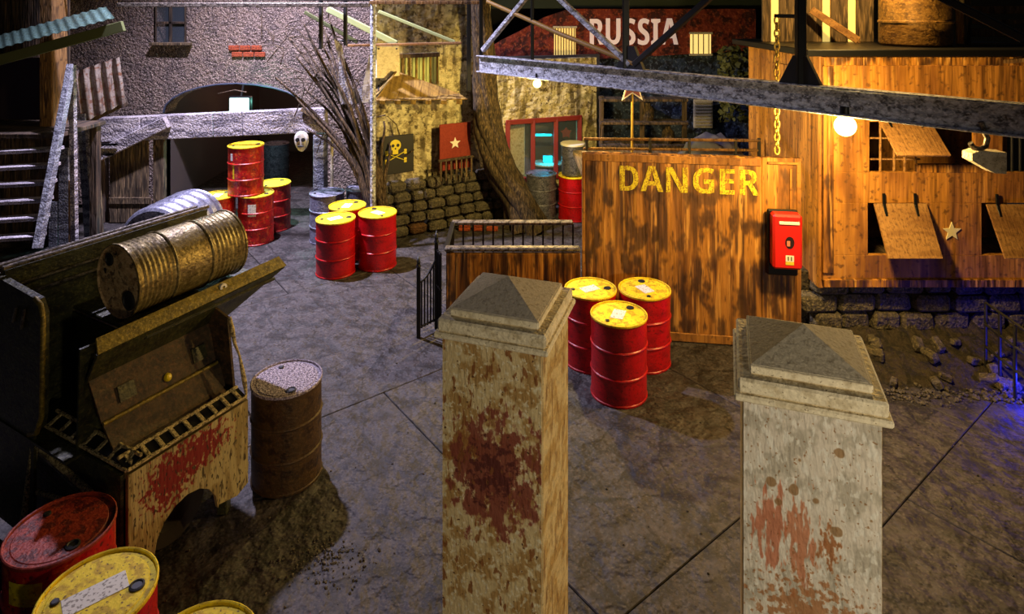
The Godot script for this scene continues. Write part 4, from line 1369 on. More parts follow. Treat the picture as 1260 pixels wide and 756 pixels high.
	lamp(dlo, dl, Color(1.0, 0.8, 0.46), LAMP_DECK, 0.06)
	var lb := thing("leaning_board", "reddish board leaning across the lit hut", "board", W(1055, 52, 8.7))
	st = S()
	bar(st, W(998, 12, 8.75), W(1056, 50, 8.6), 0.03, 0.1)
	part(lb, "board", st, M.flap)
	st = S()
	bar(st, W(1056, 50, 8.6), W(1059, 66, 8.6), 0.04, 0.04)
	part(lb, "prop", st, M.pine)
	var lv := thing("louvre_screen", "yellowish louvre screen with post on the deck", "screen", Vector3(X(1230, 8.4), dy, -8.4))
	for e in [[12, 0.1], [27, 0.06], [40, 0.1], [55, 0.04], [-4, 0.08]]:
		st = S()
		bar(st, W(1190, e[0], 8.4), W(1300, e[0], 8.4), 0.06, e[1])
		part(lv, "slat", st, M.pine)
	for q in [1184, 1296]:
		st = S()
		bar(st, Vector3(X(q, 8.4), dy, -8.38), Vector3(X(q, 8.4), dy + 1.2, -8.38), 0.16, 0.1)
		part(lv, "post", st, M.plank)
	st = S()
	bar(st, W(1170, 80, 7.5), W(1300, 71, 7.3), 0.06, 0.05)
	part(o, "conduit", st, M.pine)

# ---------------------------------------------------------------- left: tunnel wall, gateway, shed, stair
func build_left() -> void:
	var z := 13.0
	var wl := structure("wall_left", "pebble-dashed wall with arched tunnel mouth")
	var wx0 := X(191, z)
	var wx1 := X(229, z)
	var wy0 := Y(53, z)
	var wy1 := Y(3, z)
	var poly := PackedVector2Array([Vector2(-11.5, 0), Vector2(-11.5, 8.4), Vector2(-6.886, 8.4), Vector2(-6.886, wy1), Vector2(wx0, wy1), Vector2(wx0, wy0), Vector2(wx1, wy0), Vector2(wx1, wy1), Vector2(-6.884, wy1), Vector2(-6.884, 8.4), Vector2(-2.3, 8.4), Vector2(-2.3, 0), Vector2(-4.0, 0), Vector2(-4.0, 1.8)])
	for i in 13:
		var a := PI * i / 12.0
		poly.append(Vector2(-5.55 + 1.45 * cos(a), 1.85 + 0.58 * sin(a)))
	poly.append_array([Vector2(-7.1, 1.8), Vector2(-7.1, 0)])
	var st := S()
	prism(st, poly, 0.4, Transform3D(Basis(), Vector3(0, 0, -z - 0.2)))
	part(wl, "wall_face", st, M.pebble)
	st = S()
	var pts := []
	for i in 13:
		var a := PI * i / 12.0
		pts.append(Vector3(-5.55 + 1.46 * cos(a), 1.87 + 0.58 * sin(a), -z + 0.04))
	tube(st, pts, 0.02, 6)
	part(wl, "arch_trim", st, flat(Color8(70, 76, 96), 0.5))
	st = S()
	cbox(st, Vector3(-7.2, 1.5, -15.7), Vector3(0.2, 3.2, 5))
	cbox(st, Vector3(-3.9, 1.5, -15.7), Vector3(0.2, 3.2, 5))
	cbox(st, Vector3(-5.5, 3.1, -15.7), Vector3(3.6, 0.2, 5))
	cbox(st, Vector3(-5.5, 1.5, -18.2), Vector3(3.6, 3.2, 0.2))
	part(wl, "tunnel_lining", st, flat(Color8(84, 74, 70), 0.9))
	for i in 6:
		st = S()
		cbox(st, W(288 + (i % 3) * 14 + (i / 3) * 4, 59 + (i / 3) * 8, z - 0.01), Vector3(0.21, 0.1, 0.08), 0.012)
		part(wl, "brick", st, M.brick)
	var wn := structure("window_1", "dark small-paned window in the pebble-dashed wall")
	st = S()
	cbox(st, Vector3(-6.9, 4.3, -16.2), Vector3(3.4, 2.4, 0.1))
	cbox(st, Vector3(-8.6, 4.3, -14.8), Vector3(0.1, 2.4, 2.9))
	cbox(st, Vector3(-5.2, 4.3, -14.8), Vector3(0.1, 2.4, 2.9))
	cbox(st, Vector3(-6.9, 5.45, -14.8), Vector3(3.4, 0.1, 2.9))
	cbox(st, Vector3(-6.9, 3.17, -14.8), Vector3(3.4, 0.1, 2.9))
	part(wn, "room_behind", st, M.distemper)
	for e in [[191, 4, 191, 53], [229, 4, 229, 53], [210, 4, 210, 53], [191, 28, 229, 28], [191, 4, 229, 4]]:
		st = S()
		bar(st, W(e[0], e[1], z + 0.02), W(e[2], e[3], z + 0.02), 0.04, 0.05)
		part(wn, "frame_bar", st, M.dark_plank)
	st = S()
	cbox(st, W(210, 54, z - 0.1), Vector3(0.8, 0.06, 0.16))
	part(wn, "window_sill", st, M.plank)
	st = S()
	cbox(st, W(210, 28, z + 0.05), Vector3(0.6, 0.8, 0.006), 0.001)
	part(wn, "pane", st, M.glass)
	# floodlight in the arch
	var fp := W(294, 129, 12.75)
	var fo := thing("floodlight", "glowing teal-white floodlight in the arch above the gateway beam", "lamp", fp)
	st = S()
	cbox(st, fp + Vector3(0, 0, -0.08), Vector3(0.44, 0.32, 0.12), 0.02)
	part(fo, "housing", st, M.black_iron)
	st = S()
	cbox(st, fp + Vector3(0, 0, -0.01), Vector3(0.38, 0.26, 0.02), 0.008)
	part(fo, "lens", st, glow(Color(0.8, 1.0, 0.94), 2.2))
	st = S()
	bar(st, fp + Vector3(0, 0.12, -0.1), Vector3(fp.x, 2.44, -z + 0.02), 0.04, 0.04)
	part(fo, "bracket", st, M.black_iron)
	spot(fo, fp + Vector3(0, 0, 0.03), Vector3(-3.6, 0.0, -8), Color(0.72, 1.0, 0.95), LAMP_TEAL, 0.15, 75)
	lamp(fo, fp + Vector3(0.32, 0.05, -0.1), Color(0.6, 1.0, 0.9), LAMP_TEAL * 0.05, 0.05)
	var tl := Vector3(-5.3, 2.75, -15.6)  # added lamp, kept out of view, to brighten the tunnel interior
	var tlo := thing("added_tunnel_lamp", "added dim reddish fill lamp hidden under the tunnel roof", "lamp", tl)
	st = S()
	cbox(st, tl + Vector3(0, 0.08, 0), Vector3(0.26, 0.06, 0.16), 0.02)
	part(tlo, "base", st, M.black_iron)
	st = S()
	cbox(st, tl, Vector3(0.2, 0.1, 0.12), 0.03)
	part(tlo, "lens", st, glow(Color(1.0, 0.72, 0.6), 1.5))
	lamp(tlo, tl + Vector3(0, -0.1, 0), Color(1.0, 0.72, 0.62), LAMP_TUNNEL_FILL, 0.06)
	# gateway of whitewashed timbers
	var gz := 11.9
	var gw := thing("timber_gateway", "whitewashed timber gateway with heavy lintel before the tunnel", "gateway", Vector3(X(258, gz), 0, -gz))
	var segs := [[112, 176], [177, 264], [265, 300], [301, 402]]
	for e in segs:
		var ya := lerpf(160, 147, (e[0] - 112) / 290.0)
		var yb := lerpf(160, 147, (e[1] - 112) / 290.0)
		st = S()
		bar(st, W(e[0], ya, gz), W(e[1], yb, gz), 0.2, 0.44, 0.012)
		part(gw, "lintel_beam", st, M.pale_wood)
	st = S()
	bar(st, W(112, 196, gz - 0.16), W(206, 150, gz - 0.16), 0.12, 0.22, 0.012)
	part(gw, "brace", st, M.pale_wood)
	st = S()
	bar(st, W(371, 134, gz - 0.15), W(404, 155, gz - 0.15), 0.06, 0.07)
	part(gw, "brace", st, M.plank)
	for e in [[394, 0.27, "blue_grey"], [408, 0.05, "cap_edge"], [122, 0.26, "dark_plank"], [196, 0.12, "plank"]]:
		st = S()
		bar(st, Vector3(X(e[0], gz), 0, -gz - 0.02), Vector3(X(e[0], gz), Y(165, gz), -gz - 0.02), e[1], 0.2 if e[1] > 0.1 else 0.05, 0.012)
		part(gw, "post", st, M[e[2]])
	for i in 5:
		var x := lerpf(136, 184, (i + 0.5) / 5.0)
		st = S()
		bar(st, Vector3(X(x, gz), 0.02, -gz + 0.02), Vector3(X(x, gz), Y(170, gz), -gz + 0.02), 0.138, 0.04, 0.008, Vector3.BACK)
		part(gw, "door_plank", st, M.plank)
	st = S()
	bar(st, W(134, 247, gz - 0.05), W(186, 247, gz - 0.05), 0.03, 0.12)
	part(gw, "door_rail", st, M.plank)
	for e in [[135, 178, 0.3], [134, 190, 0.2]]:
		st = S()
		cbox(st, W(e[0], e[1], gz - 0.26), Vector3(e[2], 0.04, 0.03))
		part(gw, "iron_strap", st, M.black_iron)
	# mask on the gateway post
	var mk := thing("mask", "white grinning mask hung beside the gateway post", "mask", W(371, 174, 11.7))
	st = S()
	var prof := []
	for i in 11:
		var a := -PI / 2 + PI * i / 10.0
		prof.append(Vector2(maxf(0.0, cos(a)) * (0.13 + 0.03 * sin(a)), sin(a) * 0.19))
	lathe(st, Transform3D(Basis.from_scale(Vector3(1, 1, 0.5)), mk.position), prof, 20, false)
	part(mk, "face", st, M.white_paint)
	for s in [-1, 1]:
		st = S()
		lathe(st, Transform3D(Basis(Vector3.RIGHT, PI / 2), mk.position + Vector3(0.05 * s, 0.04, 0.06)), [Vector2(0.036, -0.02), Vector2(0.036, 0.02), Vector2(0, 0.022)], 12)
		part(mk, "eye_hole", st, M.sign_black)
	st = S()
	cbox(st, mk.position + Vector3(0, -0.08, 0.055), Vector3(0.11, 0.03, 0.03), 0.01)
	part(mk, "mouth", st, M.sign_black)
	st = S()
	tube(st, [mk.position + Vector3(0, 0.17, 0), Vector3(mk.position.x, 1.62, -11.78)], 0.008, 5)
	part(mk, "cord", st, M.black_iron)
	# shed on the far left
	var sh := thing("timber_shed", "dark timber shed with green corrugated eave", "shed", Vector3(-8.4, 0, -10.4))
	for i in 9:
		st = S()
		var x := -9.6 + i * 0.25
		bar(st, Vector3(x, 0, -10.9), Vector3(x, 6.4, -10.9), 0.24, 0.04, 0.008, Vector3.BACK)
		part(sh, "plank", st, M.dark_plank)
	for e in [[66, 10.5, 0.36], [-60, 10.5, 0.3]]:
		st = S()
		var x := X(e[0], e[1])
		bar(st, Vector3(x, Y(168, 9.7), -e[1]), Vector3(x, 7.8, -e[1]), e[2], 0.22, 0.015)
		part(sh, "post", st, M.pine)
	st = S()
	corrugated(st, W(-40, 70, 9.75), W(141, 22, 9.95), W(130, 8, 10.35), W(-40, 54, 10.2), 16, 0.01)
	part(sh, "eave_sheet", st, M.green_sheet)
	st = S()
	bar(st, W(-30, 82, 9.95), W(152, 32, 10.15), 0.08, 0.16)
	part(sh, "eave_beam", st, M.green_beam)
	st = S()
	cbox(st, Vector3(-8.3, Y(168, 9.7), -10.3), Vector3(2.9, 0.07, 1.15))
	part(sh, "landing", st, M.dark_plank)
	for q in [-9.6, -6.95]:
		st = S()
		bar(st, Vector3(q, 0, -10.75), Vector3(q, 2.0, -10.75), 0.12, 0.12)
		part(sh, "landing_leg", st, M.dark_plank)
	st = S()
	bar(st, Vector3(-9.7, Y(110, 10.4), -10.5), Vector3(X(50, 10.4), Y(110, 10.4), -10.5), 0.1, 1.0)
	part(sh, "dark_interior_sheet", st, flat(Color8(46, 34, 50), 0.9))  # shade of the shed interior put into a dark plum sheet
	# stair with pale treads
	var sr := thing("open_stair", "steep open stair with pale blue-grey treads at the timber shed", "stair", Vector3(X(20, 9.5), 0, -9.5))
	var ys := [294, 271, 249, 228, 207, 187]
	for i in 6:
		var zz := 9.15 + i * 0.12
		st = S()
		bar(st, W(-60, ys[i] + 3, zz), W(74 - (5 - i) * 4.5, ys[i] - 4, zz), 0.2, 0.05)
		part(sr, "tread", st, M.tread)
	st = S()
	bar(st, W(46, 306, 9.05), W(88, 80, 9.95), 0.09, 0.13)
	part(sr, "stringer", st, M.blue_grey)
	st = S()
	bar(st, W(89, 80, 9.97), W(92, 308, 10.05), 0.08, 0.08)
	part(sr, "stringer", st, M.pale_wood)
	st = S()
	bar(st, W(-58, 306, 9.05), W(-40, 80, 9.95), 0.09, 0.13)
	part(sr, "stringer", st, M.blue_grey)
	for e in [[79, 182, 298, 0.16, "blue_grey"], [90, 222, 300, 0.13, "pine"], [66, 248, 300, 0.14, "blue_grey"]]:
		st = S()
		bar(st, W(e[0], e[1], 10.2), Vector3(X(e[0], 10.2), 0.0, -10.2), e[3], 0.04, 0.006, Vector3.BACK)
		part(sr, "backing_board", st, M[e[4]])
	# tin sheet leaning on the gateway
	var ts := thing("tin_sheet", "rust-edged corrugated tin sheet leaning above the stair", "tin sheet", W(120, 150, 10.6))
	st = S()
	corrugated(st, W(93, 88, 10.9), W(147, 70, 11.2), W(155, 126, 11.3), W(100, 152, 11.0), 4, 0.05)
	part(ts, "sheet", st, M.tin)
	st = S()
	bar(st, W(100, 154, 11.1), W(157, 126, 11.4), 0.06, 0.08)
	part(ts, "batten", st, M.dark_plank)
	# tall pale boards by the stair
	var tb := thing("board_stack", "tall weathered boards standing between stair and gateway", "boards", W(104, 300, 10.6) * Vector3(1, 0, 1))
	for e in [[100, 140, 0.14, "blue_grey"], [109, 150, 0.12, "pale_wood"], [105, 200, 0.2, "dark_plank"], [117, 175, 0.1, "plank"]]:
		st = S()
		bar(st, Vector3(X(e[0] + 3, 10.7), 0, -10.7 - e[2]), W(e[0], e[1], 10.8 + e[2]), e[2], 0.035, 0.006, Vector3.BACK)
		part(tb, "board", st, M[e[3]])
	# high floodlight on an arm of the shed post
	var hf := thing("yard_floodlight", "cool white floodlight on an arm above the timber shed", "lamp", Vector3(-4.6, 7.5, -10.0))
	st = S()
	bar(st, Vector3(X(66, 10.5), 7.7, -10.5), Vector3(-4.55, 7.7, -10.0), 0.06, 0.06)
	part(hf, "arm", st, M.black_iron)
	st = S()
	cbox(st, Vector3(-4.6, 7.58, -10.0), Vector3(0.5, 0.14, 0.36), 0.03)
	part(hf, "housing", st, M.black_iron)
	st = S()
	cbox(st, Vector3(-4.6, 7.5, -10.0), Vector3(0.42, 0.02, 0.28), 0.006)
	part(hf, "lens", st, glow(Color(0.86, 0.88, 1.0), 3.0))
	spot(hf, Vector3(-4.6, 7.46, -10.0), Vector3(-3.4, 0, -10.5), Color(0.9, 0.87, 1.0), LAMP_COOL, 0.12, 63).spot_angle_attenuation = 1.0

# ---------------------------------------------------------------- middle background
func build_middle() -> void:
	# yellow plaster wall: two lengths that run back to the right
	var A := Vector3(-2.45, 0, -11.25)
	var B := Vector3(-0.47, 0, -12.4)
	var C := Vector3(1.7, 0, -13.25)
	var wb := structure("wall_back", "stained yellow plaster wall behind the yard")
	var st := S()
	bar(st, A + Vector3(0, 2.2, -0.15), B + Vector3(0, 2.2, -0.15), 0.25, 4.4, 0.01)
	part(wb, "wall_face", st, M.plaster)
	# second length with the window opening
	var d := (C - B).normalized()
	var L := (C - B).length()
	var seg := func(s0: float, s1: float, h0: float, h1: float):
		var s := S()
		bar(s, B + d * s0 + Vector3(0, (h0 + h1) * 0.5, -0.15), B + d * s1 + Vector3(0, (h0 + h1) * 0.5, -0.15), 0.25, h1 - h0, 0.004)
		part(wb, "wall_face", s, M.plaster)
	var w0 := 0.42
	var w1 := 1.98
	seg.call(0.0, w0, 0.0, 2.95)
	seg.call(w1, L, 0.0, 2.95)
	seg.call(w0, w1, 0.0, 0.62)
	seg.call(w0, w1, 1.72, 2.95)
	var wn := structure("window_2", "red-framed shop window in the yellow wall")
	for e in [[w0, w0, 0.6, 1.75], [w1, w1, 0.6, 1.75], [0.95, 0.95, 0.6, 1.75], [1.45, 1.45, 0.6, 1.75], [w0 - 0.04, w1 + 0.04, 1.74, 1.74], [w0 - 0.04, w1 + 0.04, 0.6, 0.6]]:
		st = S()
		bar(st, B + d * e[0] + Vector3(0, e[2], 0.0), B + d * e[1] + Vector3(0, e[3], 0.0), 0.09, 0.09)
		part(wn, "frame_bar", st, M.red_paint)
	for e in [[w0 + 0.04, 0.91], [0.99, 1.41], [1.49, w1 - 0.04]]:
		st = S()
		bar(st, B + d * e[0] + Vector3(0, 1.17, -0.05), B + d * e[1] + Vector3(0, 1.17, -0.05), 0.006, 1.06, 0.001)
		part(wn, "pane", st, M.glass)
	var rm := structure("wall_inner", "dark room behind the red window")
	st = S()
	var q := Vector3(0, 0, -1.6)
	bar(st, B + q + Vector3(-0.3, 1.45, 0), C + q + Vector3(0.3, 1.45, 0), 0.1, 2.9)
	cbox(st, (B + C) * 0.5 + Vector3(-0.2, 2.6, -0.9), Vector3(3.2, 0.1, 1.7), 0.01, 0.37)
	part(rm, "room_shell", st, M.distemper)
	var lk := thing("locker", "pale metal locker inside the room behind the red window", "locker", B + d * 0.62 + Vector3(0, 0, -0.55))
	st = S()
	cbox(st, lk.position + Vector3(0, 0.82, 0), Vector3(0.3, 1.64, 0.3))
	part(lk, "body", st, M.cap_edge)
	st = S()
	cbox(st, lk.position + Vector3(0, 1.67, 0), Vector3(0.36, 0.06, 0.36))
	part(lk, "top_cap", st, M.white_paint)
	for e in [[1.2, 1.34, 0.36, 0.05], [1.3, 0.835, 0.2, 0.14]]:
		var p: Vector3 = B + d * e[0] + Vector3(0, e[1], -0.5)
		var ny := thing("cyan_lamp", "glowing cyan tube behind the red window" if e[1] > 1.0 else "glowing cyan box low behind the red window", "lamp", p)
		st = S()
		cbox(st, p, Vector3(e[2], e[3], 0.05), 0.012)
		part(ny, "glowing_face", st, glow(Color(0.05, 0.85, 0.95), 0.9))
		st = S()
		cbox(st, p + Vector3(0, -0.02, -0.05), Vector3(e[2] + 0.04, 0.03, 0.05), 0.006)
		part(ny, "holder", st, M.black_iron)
		lamp(ny, p + Vector3(0, 0, 0.08), Color(0.1, 0.85, 1.0), 0.12, 0.05)
	var rw := thing("red_ornament", "small red ornament hanging in the red window", "ornament", B + d * 1.7 + Vector3(0, 1.4, -0.25))
	st = S()
	prism(st, star_poly(0.12, 0.6), 0.04, Transform3D(Basis(), rw.position))
	part(rw, "star", st, M.red_paint)
	st = S()
	tube(st, [rw.position + Vector3(0, 0.1, 0), rw.position + Vector3(0, 0.32, 0.1)], 0.006, 5)
	part(rw, "cord", st, M.black_iron)
	# dry-stone footing with single stones
	var sw := thing("rubble_wall", "dark rubble stone footing under the skull and star signs", "stone wall", (A + B) * 0.5)
	var e1 := (B - A).normalized()
	var nrm := Vector3(-e1.z, 0, e1.x)
	if nrm.z < 0:
		nrm = -nrm
	var vs := []
	for i in 6:
		vs.append(stone_mesh(Vector3(0.3, 0.19, 0.26), 0.045))
	var len1 := (B - A).length()
	for r in 5:
		var s := 0.0
		while s < len1 + 0.2:
			var k := rng.randf_range(0.7, 1.25)
			var p := part_mesh(sw, "stone", vs[rng.randi() % 6], [M.stone, M.stone, M.stone, M.stone][rng.randi() % 4] if rng.randf() < 0.92 else M.stone_warm, false)
			p.transform = Transform3D(Basis(e1 * k, Vector3.UP, nrm), A + e1 * (s + 0.15 * k) + nrm * (0.14 + 0.12 * (4 - r) / 4.0 + rng.randf() * 0.05) + Vector3(0, 0.095 + r * 0.185, 0) - sw.position)
			s += 0.305 * k
	# loose bricks at the foot of the big tree
	for i in 5:
		var bk := thing("loose_brick", "broken red brick lying at the foot of the gnarled trunk", "brick", Vector3(X(572 + (i % 3) * 17, 11.6), 0.035 + 0.071 * (i / 3), -11.5), "bricks by the gnarled trunk", 0.1 * sin(i * 3.0))
		st = S()
		box(st, Transform3D(), Vector3(0.21, 0.07, 0.1), 0.01, 0.06)
		part(bk, "brick_body", st, M.brick, false)
	# signs
	var s1 := thing("skull_sign", "black board with yellow skull and crossbones on the stone wall", "sign", W(488, 190, 11.15))
	var yw := atan2(-(B - A).z, (B - A).x)
	s1.rotation.y = yw
	st = S()
	box(st, Transform3D(), Vector3(0.62, 0.66, 0.03), 0.008)
	part(s1, "board", st, M.sign_black, false)
	st = S()
	var sk := PackedVector2Array()
	for i in 15:
		var a := -0.25 * PI + 1.5 * PI * i / 14.0
		sk.append(Vector2(cos(a) * 0.1, 0.1 + sin(a) * 0.1))
	sk.append_array([Vector2(-0.05, 0.02), Vector2(-0.05, -0.05), Vector2(0.05, -0.05), Vector2(0.05, 0.02)])
	prism(st, sk, 0.012, Transform3D(Basis(), Vector3(-0.03, 0.06, 0.02)))
	part(s1, "skull", st, M.skull, false)
	for s in [[-0.045, 0.1, 0.028], [0.045, 0.1, 0.028], [0.0, 0.045, 0.014]]:
		st = S()
		lathe(st, Transform3D(Basis(Vector3.RIGHT, PI / 2), Vector3(-0.03 + s[0], 0.06 + s[1], 0.02)), [Vector2(s[2], -0.01), Vector2(s[2], 0.012), Vector2(0, 0.013)], 12)
		part(s1, "eye_socket", st, M.sign_black, false)
	for s in [-1, 1]:
		st = S()
		bar(st, Vector3(-0.03 - 0.17 * s, -0.11, 0.02), Vector3(-0.03 + 0.17 * s, 0.04, 0.02), 0.012, 0.04, 0.004, Vector3.BACK)
		for k in [Vector3(-0.03 - 0.17 * s, -0.11, 0.02), Vector3(-0.03 + 0.17 * s, 0.04, 0.02)]:
			for m in [-1, 1]:
				cbox(st, k + Vector3(0.012, 0.022 * m, 0), Vector3(0.05, 0.04, 0.014), 0.01)
		part(s1, "crossbone", st, M.skull, false)
	var s2 := thing("star_sign", "rust-red board with white star hung on the yellow wall", "sign", W(560, 180, 11.75))
	s2.rotation.y = yw
	st = S()
	box(st, Transform3D(), Vector3(0.62, 0.84, 0.03), 0.008)
	part(s2, "board", st, M.sign_red, false)
	st = S()
	prism(st, star_poly(0.11), 0.012, Transform3D(Basis(), Vector3(-0.01, 0.06, 0.02)))
	part(s2, "white_star", st, M.white_paint, false)
	var bs := thing("slat_bench", "low dark slatted rack under the star sign", "rack", Vector3(X(560, 11.5), 0.86, -11.6))
	for i in 7:
		st = S()
		var x := X(543 + i * 6, 11.5)
		bar(st, Vector3(x, 0.9, -11.42 - i * 0.06), Vector3(x, 1.26, -11.42 - i * 0.06), 0.035, 0.03)
		part(bs, "slat", st, M.plank)
	st = S()
	bar(st, Vector3(X(540, 11.5), 1.26, -11.4), Vector3(X(582, 11.5), 1.26, -11.8), 0.05, 0.04)
	part(bs, "top_rail", st, M.dark_plank)
	# twisted vine
	var vn := thing("twisted_vine", "bare twisted grey vine climbing beside the gateway", "tree", Vector3(-2.22, 0, -10.72))
	var tips := [[352, 40], [366, 70], [374, 30], [384, 95], [392, 50], [398, 120], [405, 80], [414, 135], [422, 100], [432, 140], [470, 150], [478, 175], [380, 160], [410, 40], [340, 95], [362, 120], [388, 20], [400, 100], [378, 110], [416, 60], [426, 160], [396, 150], [404, 30], [368, 50], [446, 170], [388, 75], [412, 110], [380, 45]]
	for i in tips.size():
		var e: Array = tips[i]
		var b0 := vn.position + Vector3(rng.randf_range(-0.1, 0.2), 0, rng.randf_range(-0.1, 0.1))
		var b3 := W(e[0], e[1], 10.9 + rng.randf_range(-0.2, 0.5))
		var b1 := b0 + Vector3(rng.randf_range(-0.12, 0.12), 0.9, 0)
		var b2 := b1.lerp(b3, 0.55) + Vector3(0.12, 0.15, 0.1)
		var pts := []
		var rad := []
		for k in 13:
			var t := k / 12.0
			pts.append(b0.bezier_interpolate(b1, b2, b3, t) + Vector3(sin(t * 11 + i), 0, cos(t * 9 + i * 2)) * 0.035 * t)
			rad.append(lerpf(0.055, 0.016, t))
		st = S()
		tube(st, pts, rad, 6)
		part(vn, "stem", st, M.bark_grey)
	for i in 60:
		var e: Array = tips[i % tips.size()]
		var p := W(e[0] + rng.randfn(0, 22), e[1] + rng.randfn(10, 24), 11.0 + rng.randf() * 0.4)
		var u := p + Vector3(rng.randfn(0, 0.35), rng.randfn(0.1, 0.3), 0)
		st = S()
		tube(st, [p, (p + u) * 0.5 + Vector3(0.04, 0.05, 0), u], [0.012, 0.009, 0.005], 5)
		part(vn, "twig", st, M.bark_grey)
	# gnarled trunk
	var tr := thing("gnarled_trunk", "thick gnarled tree trunk leaning before the yellow wall", "tree", Vector3(X(645, 11.7), 0, -11.7))
	for i in 6:
		var ph := TAU * i / 6.0
		var pts := []
		var rad := []
		var way := [[648, 274], [640, 250], [622, 220], [608, 185], [600, 150], [597, 110], [596, 70], [592, 20], [588, -40]]
		for k in way.size():
			var c := W(way[k][0], way[k][1], 11.65)
			if k == 0:
				c.y = -0.02
			var t := k / 8.0
			var r := lerpf(0.24, 0.13, t)
			pts.append(c + Vector3(cos(ph + t * 4), 0, sin(ph + t * 4)) * r * (1.25 if k == 0 else 0.75))
			rad.append(r * (0.62 + 0.12 * sin(i * 2.0 + k * 1.7)))
		var sm := []
		var sr := []
		for k in pts.size() - 1:
			for m in 3:
				var t := m / 3.0
				var p0: Vector3 = pts[maxi(k - 1, 0)]
				var p3: Vector3 = pts[mini(k + 2, pts.size() - 1)]
				sm.append((pts[k] as Vector3).cubic_interpolate(pts[k + 1], p0, p3, t))
				sr.append(lerpf(rad[k], rad[k + 1], t) * (1.0 + 0.08 * sin(k * 5.0 + m * 2.2 + i)))
		st = S()
		tube(st, sm, sr, 9)
		part(tr, "strand", st, M.bark)
	# frame of pipes and rods overhead
	var fr := thing("overhead_canopy", "rusty open canopy frame over the middle of the yard", "frame", Vector3(-2.3, 0, -10.6))
	var bars := [
		[145, 6, 455, 6, 10.6, 0.035, "worn_rail"], [455, 3, 592, 3, 10.55, 0.03, "pine"], [0, -4, 455, 0, 10.6, 0.02, "dark_steel"],
		[428, 56, 568, 53, 10.9, 0.022, "flap"], [403, 11, 488, 54, 11.0, 0.05, "pale_green"], [466, 14, 560, 52, 11.0, 0.028, "pale_green"], [375, 15, 440, 52, 11.05, 0.03, "green_beam"],
		[395, 0, 395, 60, 10.7, 0.03, "dark_steel"], [425, 0, 425, 56, 10.7, 0.03, "dark_steel"], [577, -20, 577, 112, 10.9, 0.035, "black_iron"]]
	for e in bars:
		st = S()
		bar(st, W(e[0], e[1], e[4]), W(e[2], e[3], e[4]), e[5] * 2, e[5] * 2, 0.008)
		part(fr, "pipe", st, M[e[6]])
	st = S()
	tube(st, [Vector3(X(459, 10.6), 0, -10.6), Vector3(X(459, 10.6), 4.4, -10.6)], 0.045, 10)
	part(fr, "post", st, M.steel)
	var cl := thing("torn_cloth", "torn white cloth hanging from the canopy frame", "cloth", W(440, 60, 10.75))
	st = S()
	var cpoly := PackedVector2Array()
	for p in [[412, 48], [421, 54], [428, 100], [436, 112], [446, 106], [454, 70], [457, 54], [457, 126], [420, 128], [416, 110], [418, 80]]:
		cpoly.append(Vector2(X(p[0], 10.75) - cl.position.x, Y(p[1], 10.75) - cl.position.y))
	prism(st, cpoly, 0.02, Transform3D(Basis(Vector3.UP, 0.12), Vector3.ZERO))
	part(cl, "cloth_sheet", st, M.cloth, false)
	st = S()
	tube(st, [W(412, 50, 10.78), W(459, 50, 10.72)], 0.01, 5)
	part(cl, "line", st, M.black_iron)
	var aw := thing("awning", "golden sagging awning over the skull sign", "awning", W(500, 120, 11.0))
	for e in [[[462, 124], [575, 122], [566, 116], [488, 88]], [[462, 124], [488, 88], [476, 92], [460, 108]]]:
		st = S()
		var p: Array = e
		panel(st, W(p[0][0], p[0][1], 10.7), W(p[1][0], p[1][1], 11.2), W(p[2][0], p[2][1], 11.75), W(p[3][0], p[3][1], 11.45), 0.02)
		part(aw, "sheet", st, M.awning)
	for i in 6:
		st = S()
		bar(st, W(470 + i * 19, 123, 10.72 + i * 0.08), W(470 + i * 19, 128, 10.75 + i * 0.08), 0.1, 0.03, 0.005, Vector3.BACK)
		part(aw, "fringe", st, M.awning)
	st = S()
	bar(st, W(466, 124, 10.75), W(466, 100, 11.5), 0.03, 0.03)
	part(aw, "bracket", st, M.dark_steel)
	var bd := thing("reed_screen", "yellow-green reed screen fixed high on the wall", "screen", W(520, 82, 11.5))
	st = S()
	panel(st, W(490, 66, 11.52), W(540, 64, 11.9), W(540, 100, 11.9), W(490, 104, 11.52), 0.03)
	part(bd, "backing", st, M.pale_green)
	for i in 12:
		var x := 491 + i * 4.3
		st = S()
		tube(st, [W(x, 66, 11.5 + i * 0.033), W(x, 103, 11.5 + i * 0.033)], 0.022, 6)
		part(bd, "reed", st, M.pale_green if i % 2 == 0 else M.awning)
	st = S()
	bar(st, W(489, 69, 11.47), W(541, 67, 11.86), 0.04, 0.08)
	part(bd, "head_batten", st, M.plank)
	var wp := thing("cream_board", "plain cream board fixed to the wall above the awning", "board", W(478, 76, 11.3))
	st = S()
	panel(st, W(463, 57, 11.1), W(491, 57, 11.4), W(491, 96, 11.4), W(463, 96, 11.1), 0.03)
	part(wp, "board_face", st, M.cap_edge)
	for px in [466, 488]:
		st = S()
		cbox(st, W(px, 60, 11.05 + (px - 466) * 0.0136), Vector3(0.03, 0.03, 0.04), 0.008)
		part(wp, "bolt", st, M.dark_steel)
	# red hall with the lit name
	var hz := 15.0
	var hl := thing("arched_hall", "dark red arched hall with white RUSSIA lettering", "building", Vector3(X(770, hz), 0, -hz - 1))
	st = S()
	var poly := PackedVector2Array()
	for p in [[593, 66], [600, 60], [616, 50], [640, 38], [668, 22], [700, 11], [930, 11], [930, 62], [640, 78], [593, 80]]:
		poly.append(Vector2(X(p[0], hz), Y(p[1], hz)))
	prism(st, poly, 0.2, Transform3D(Basis(), Vector3(0, 0, -hz - 0.1)))
	part(hl, "gable", st, M.red_wall)
	st = S()
	cbox(st, Vector3(X(800, hz), 1.45, -hz - 0.2), Vector3(7.0, 2.9, 0.2))
	part(hl, "lower_wall", st, M.blue_wall)
	st = S()
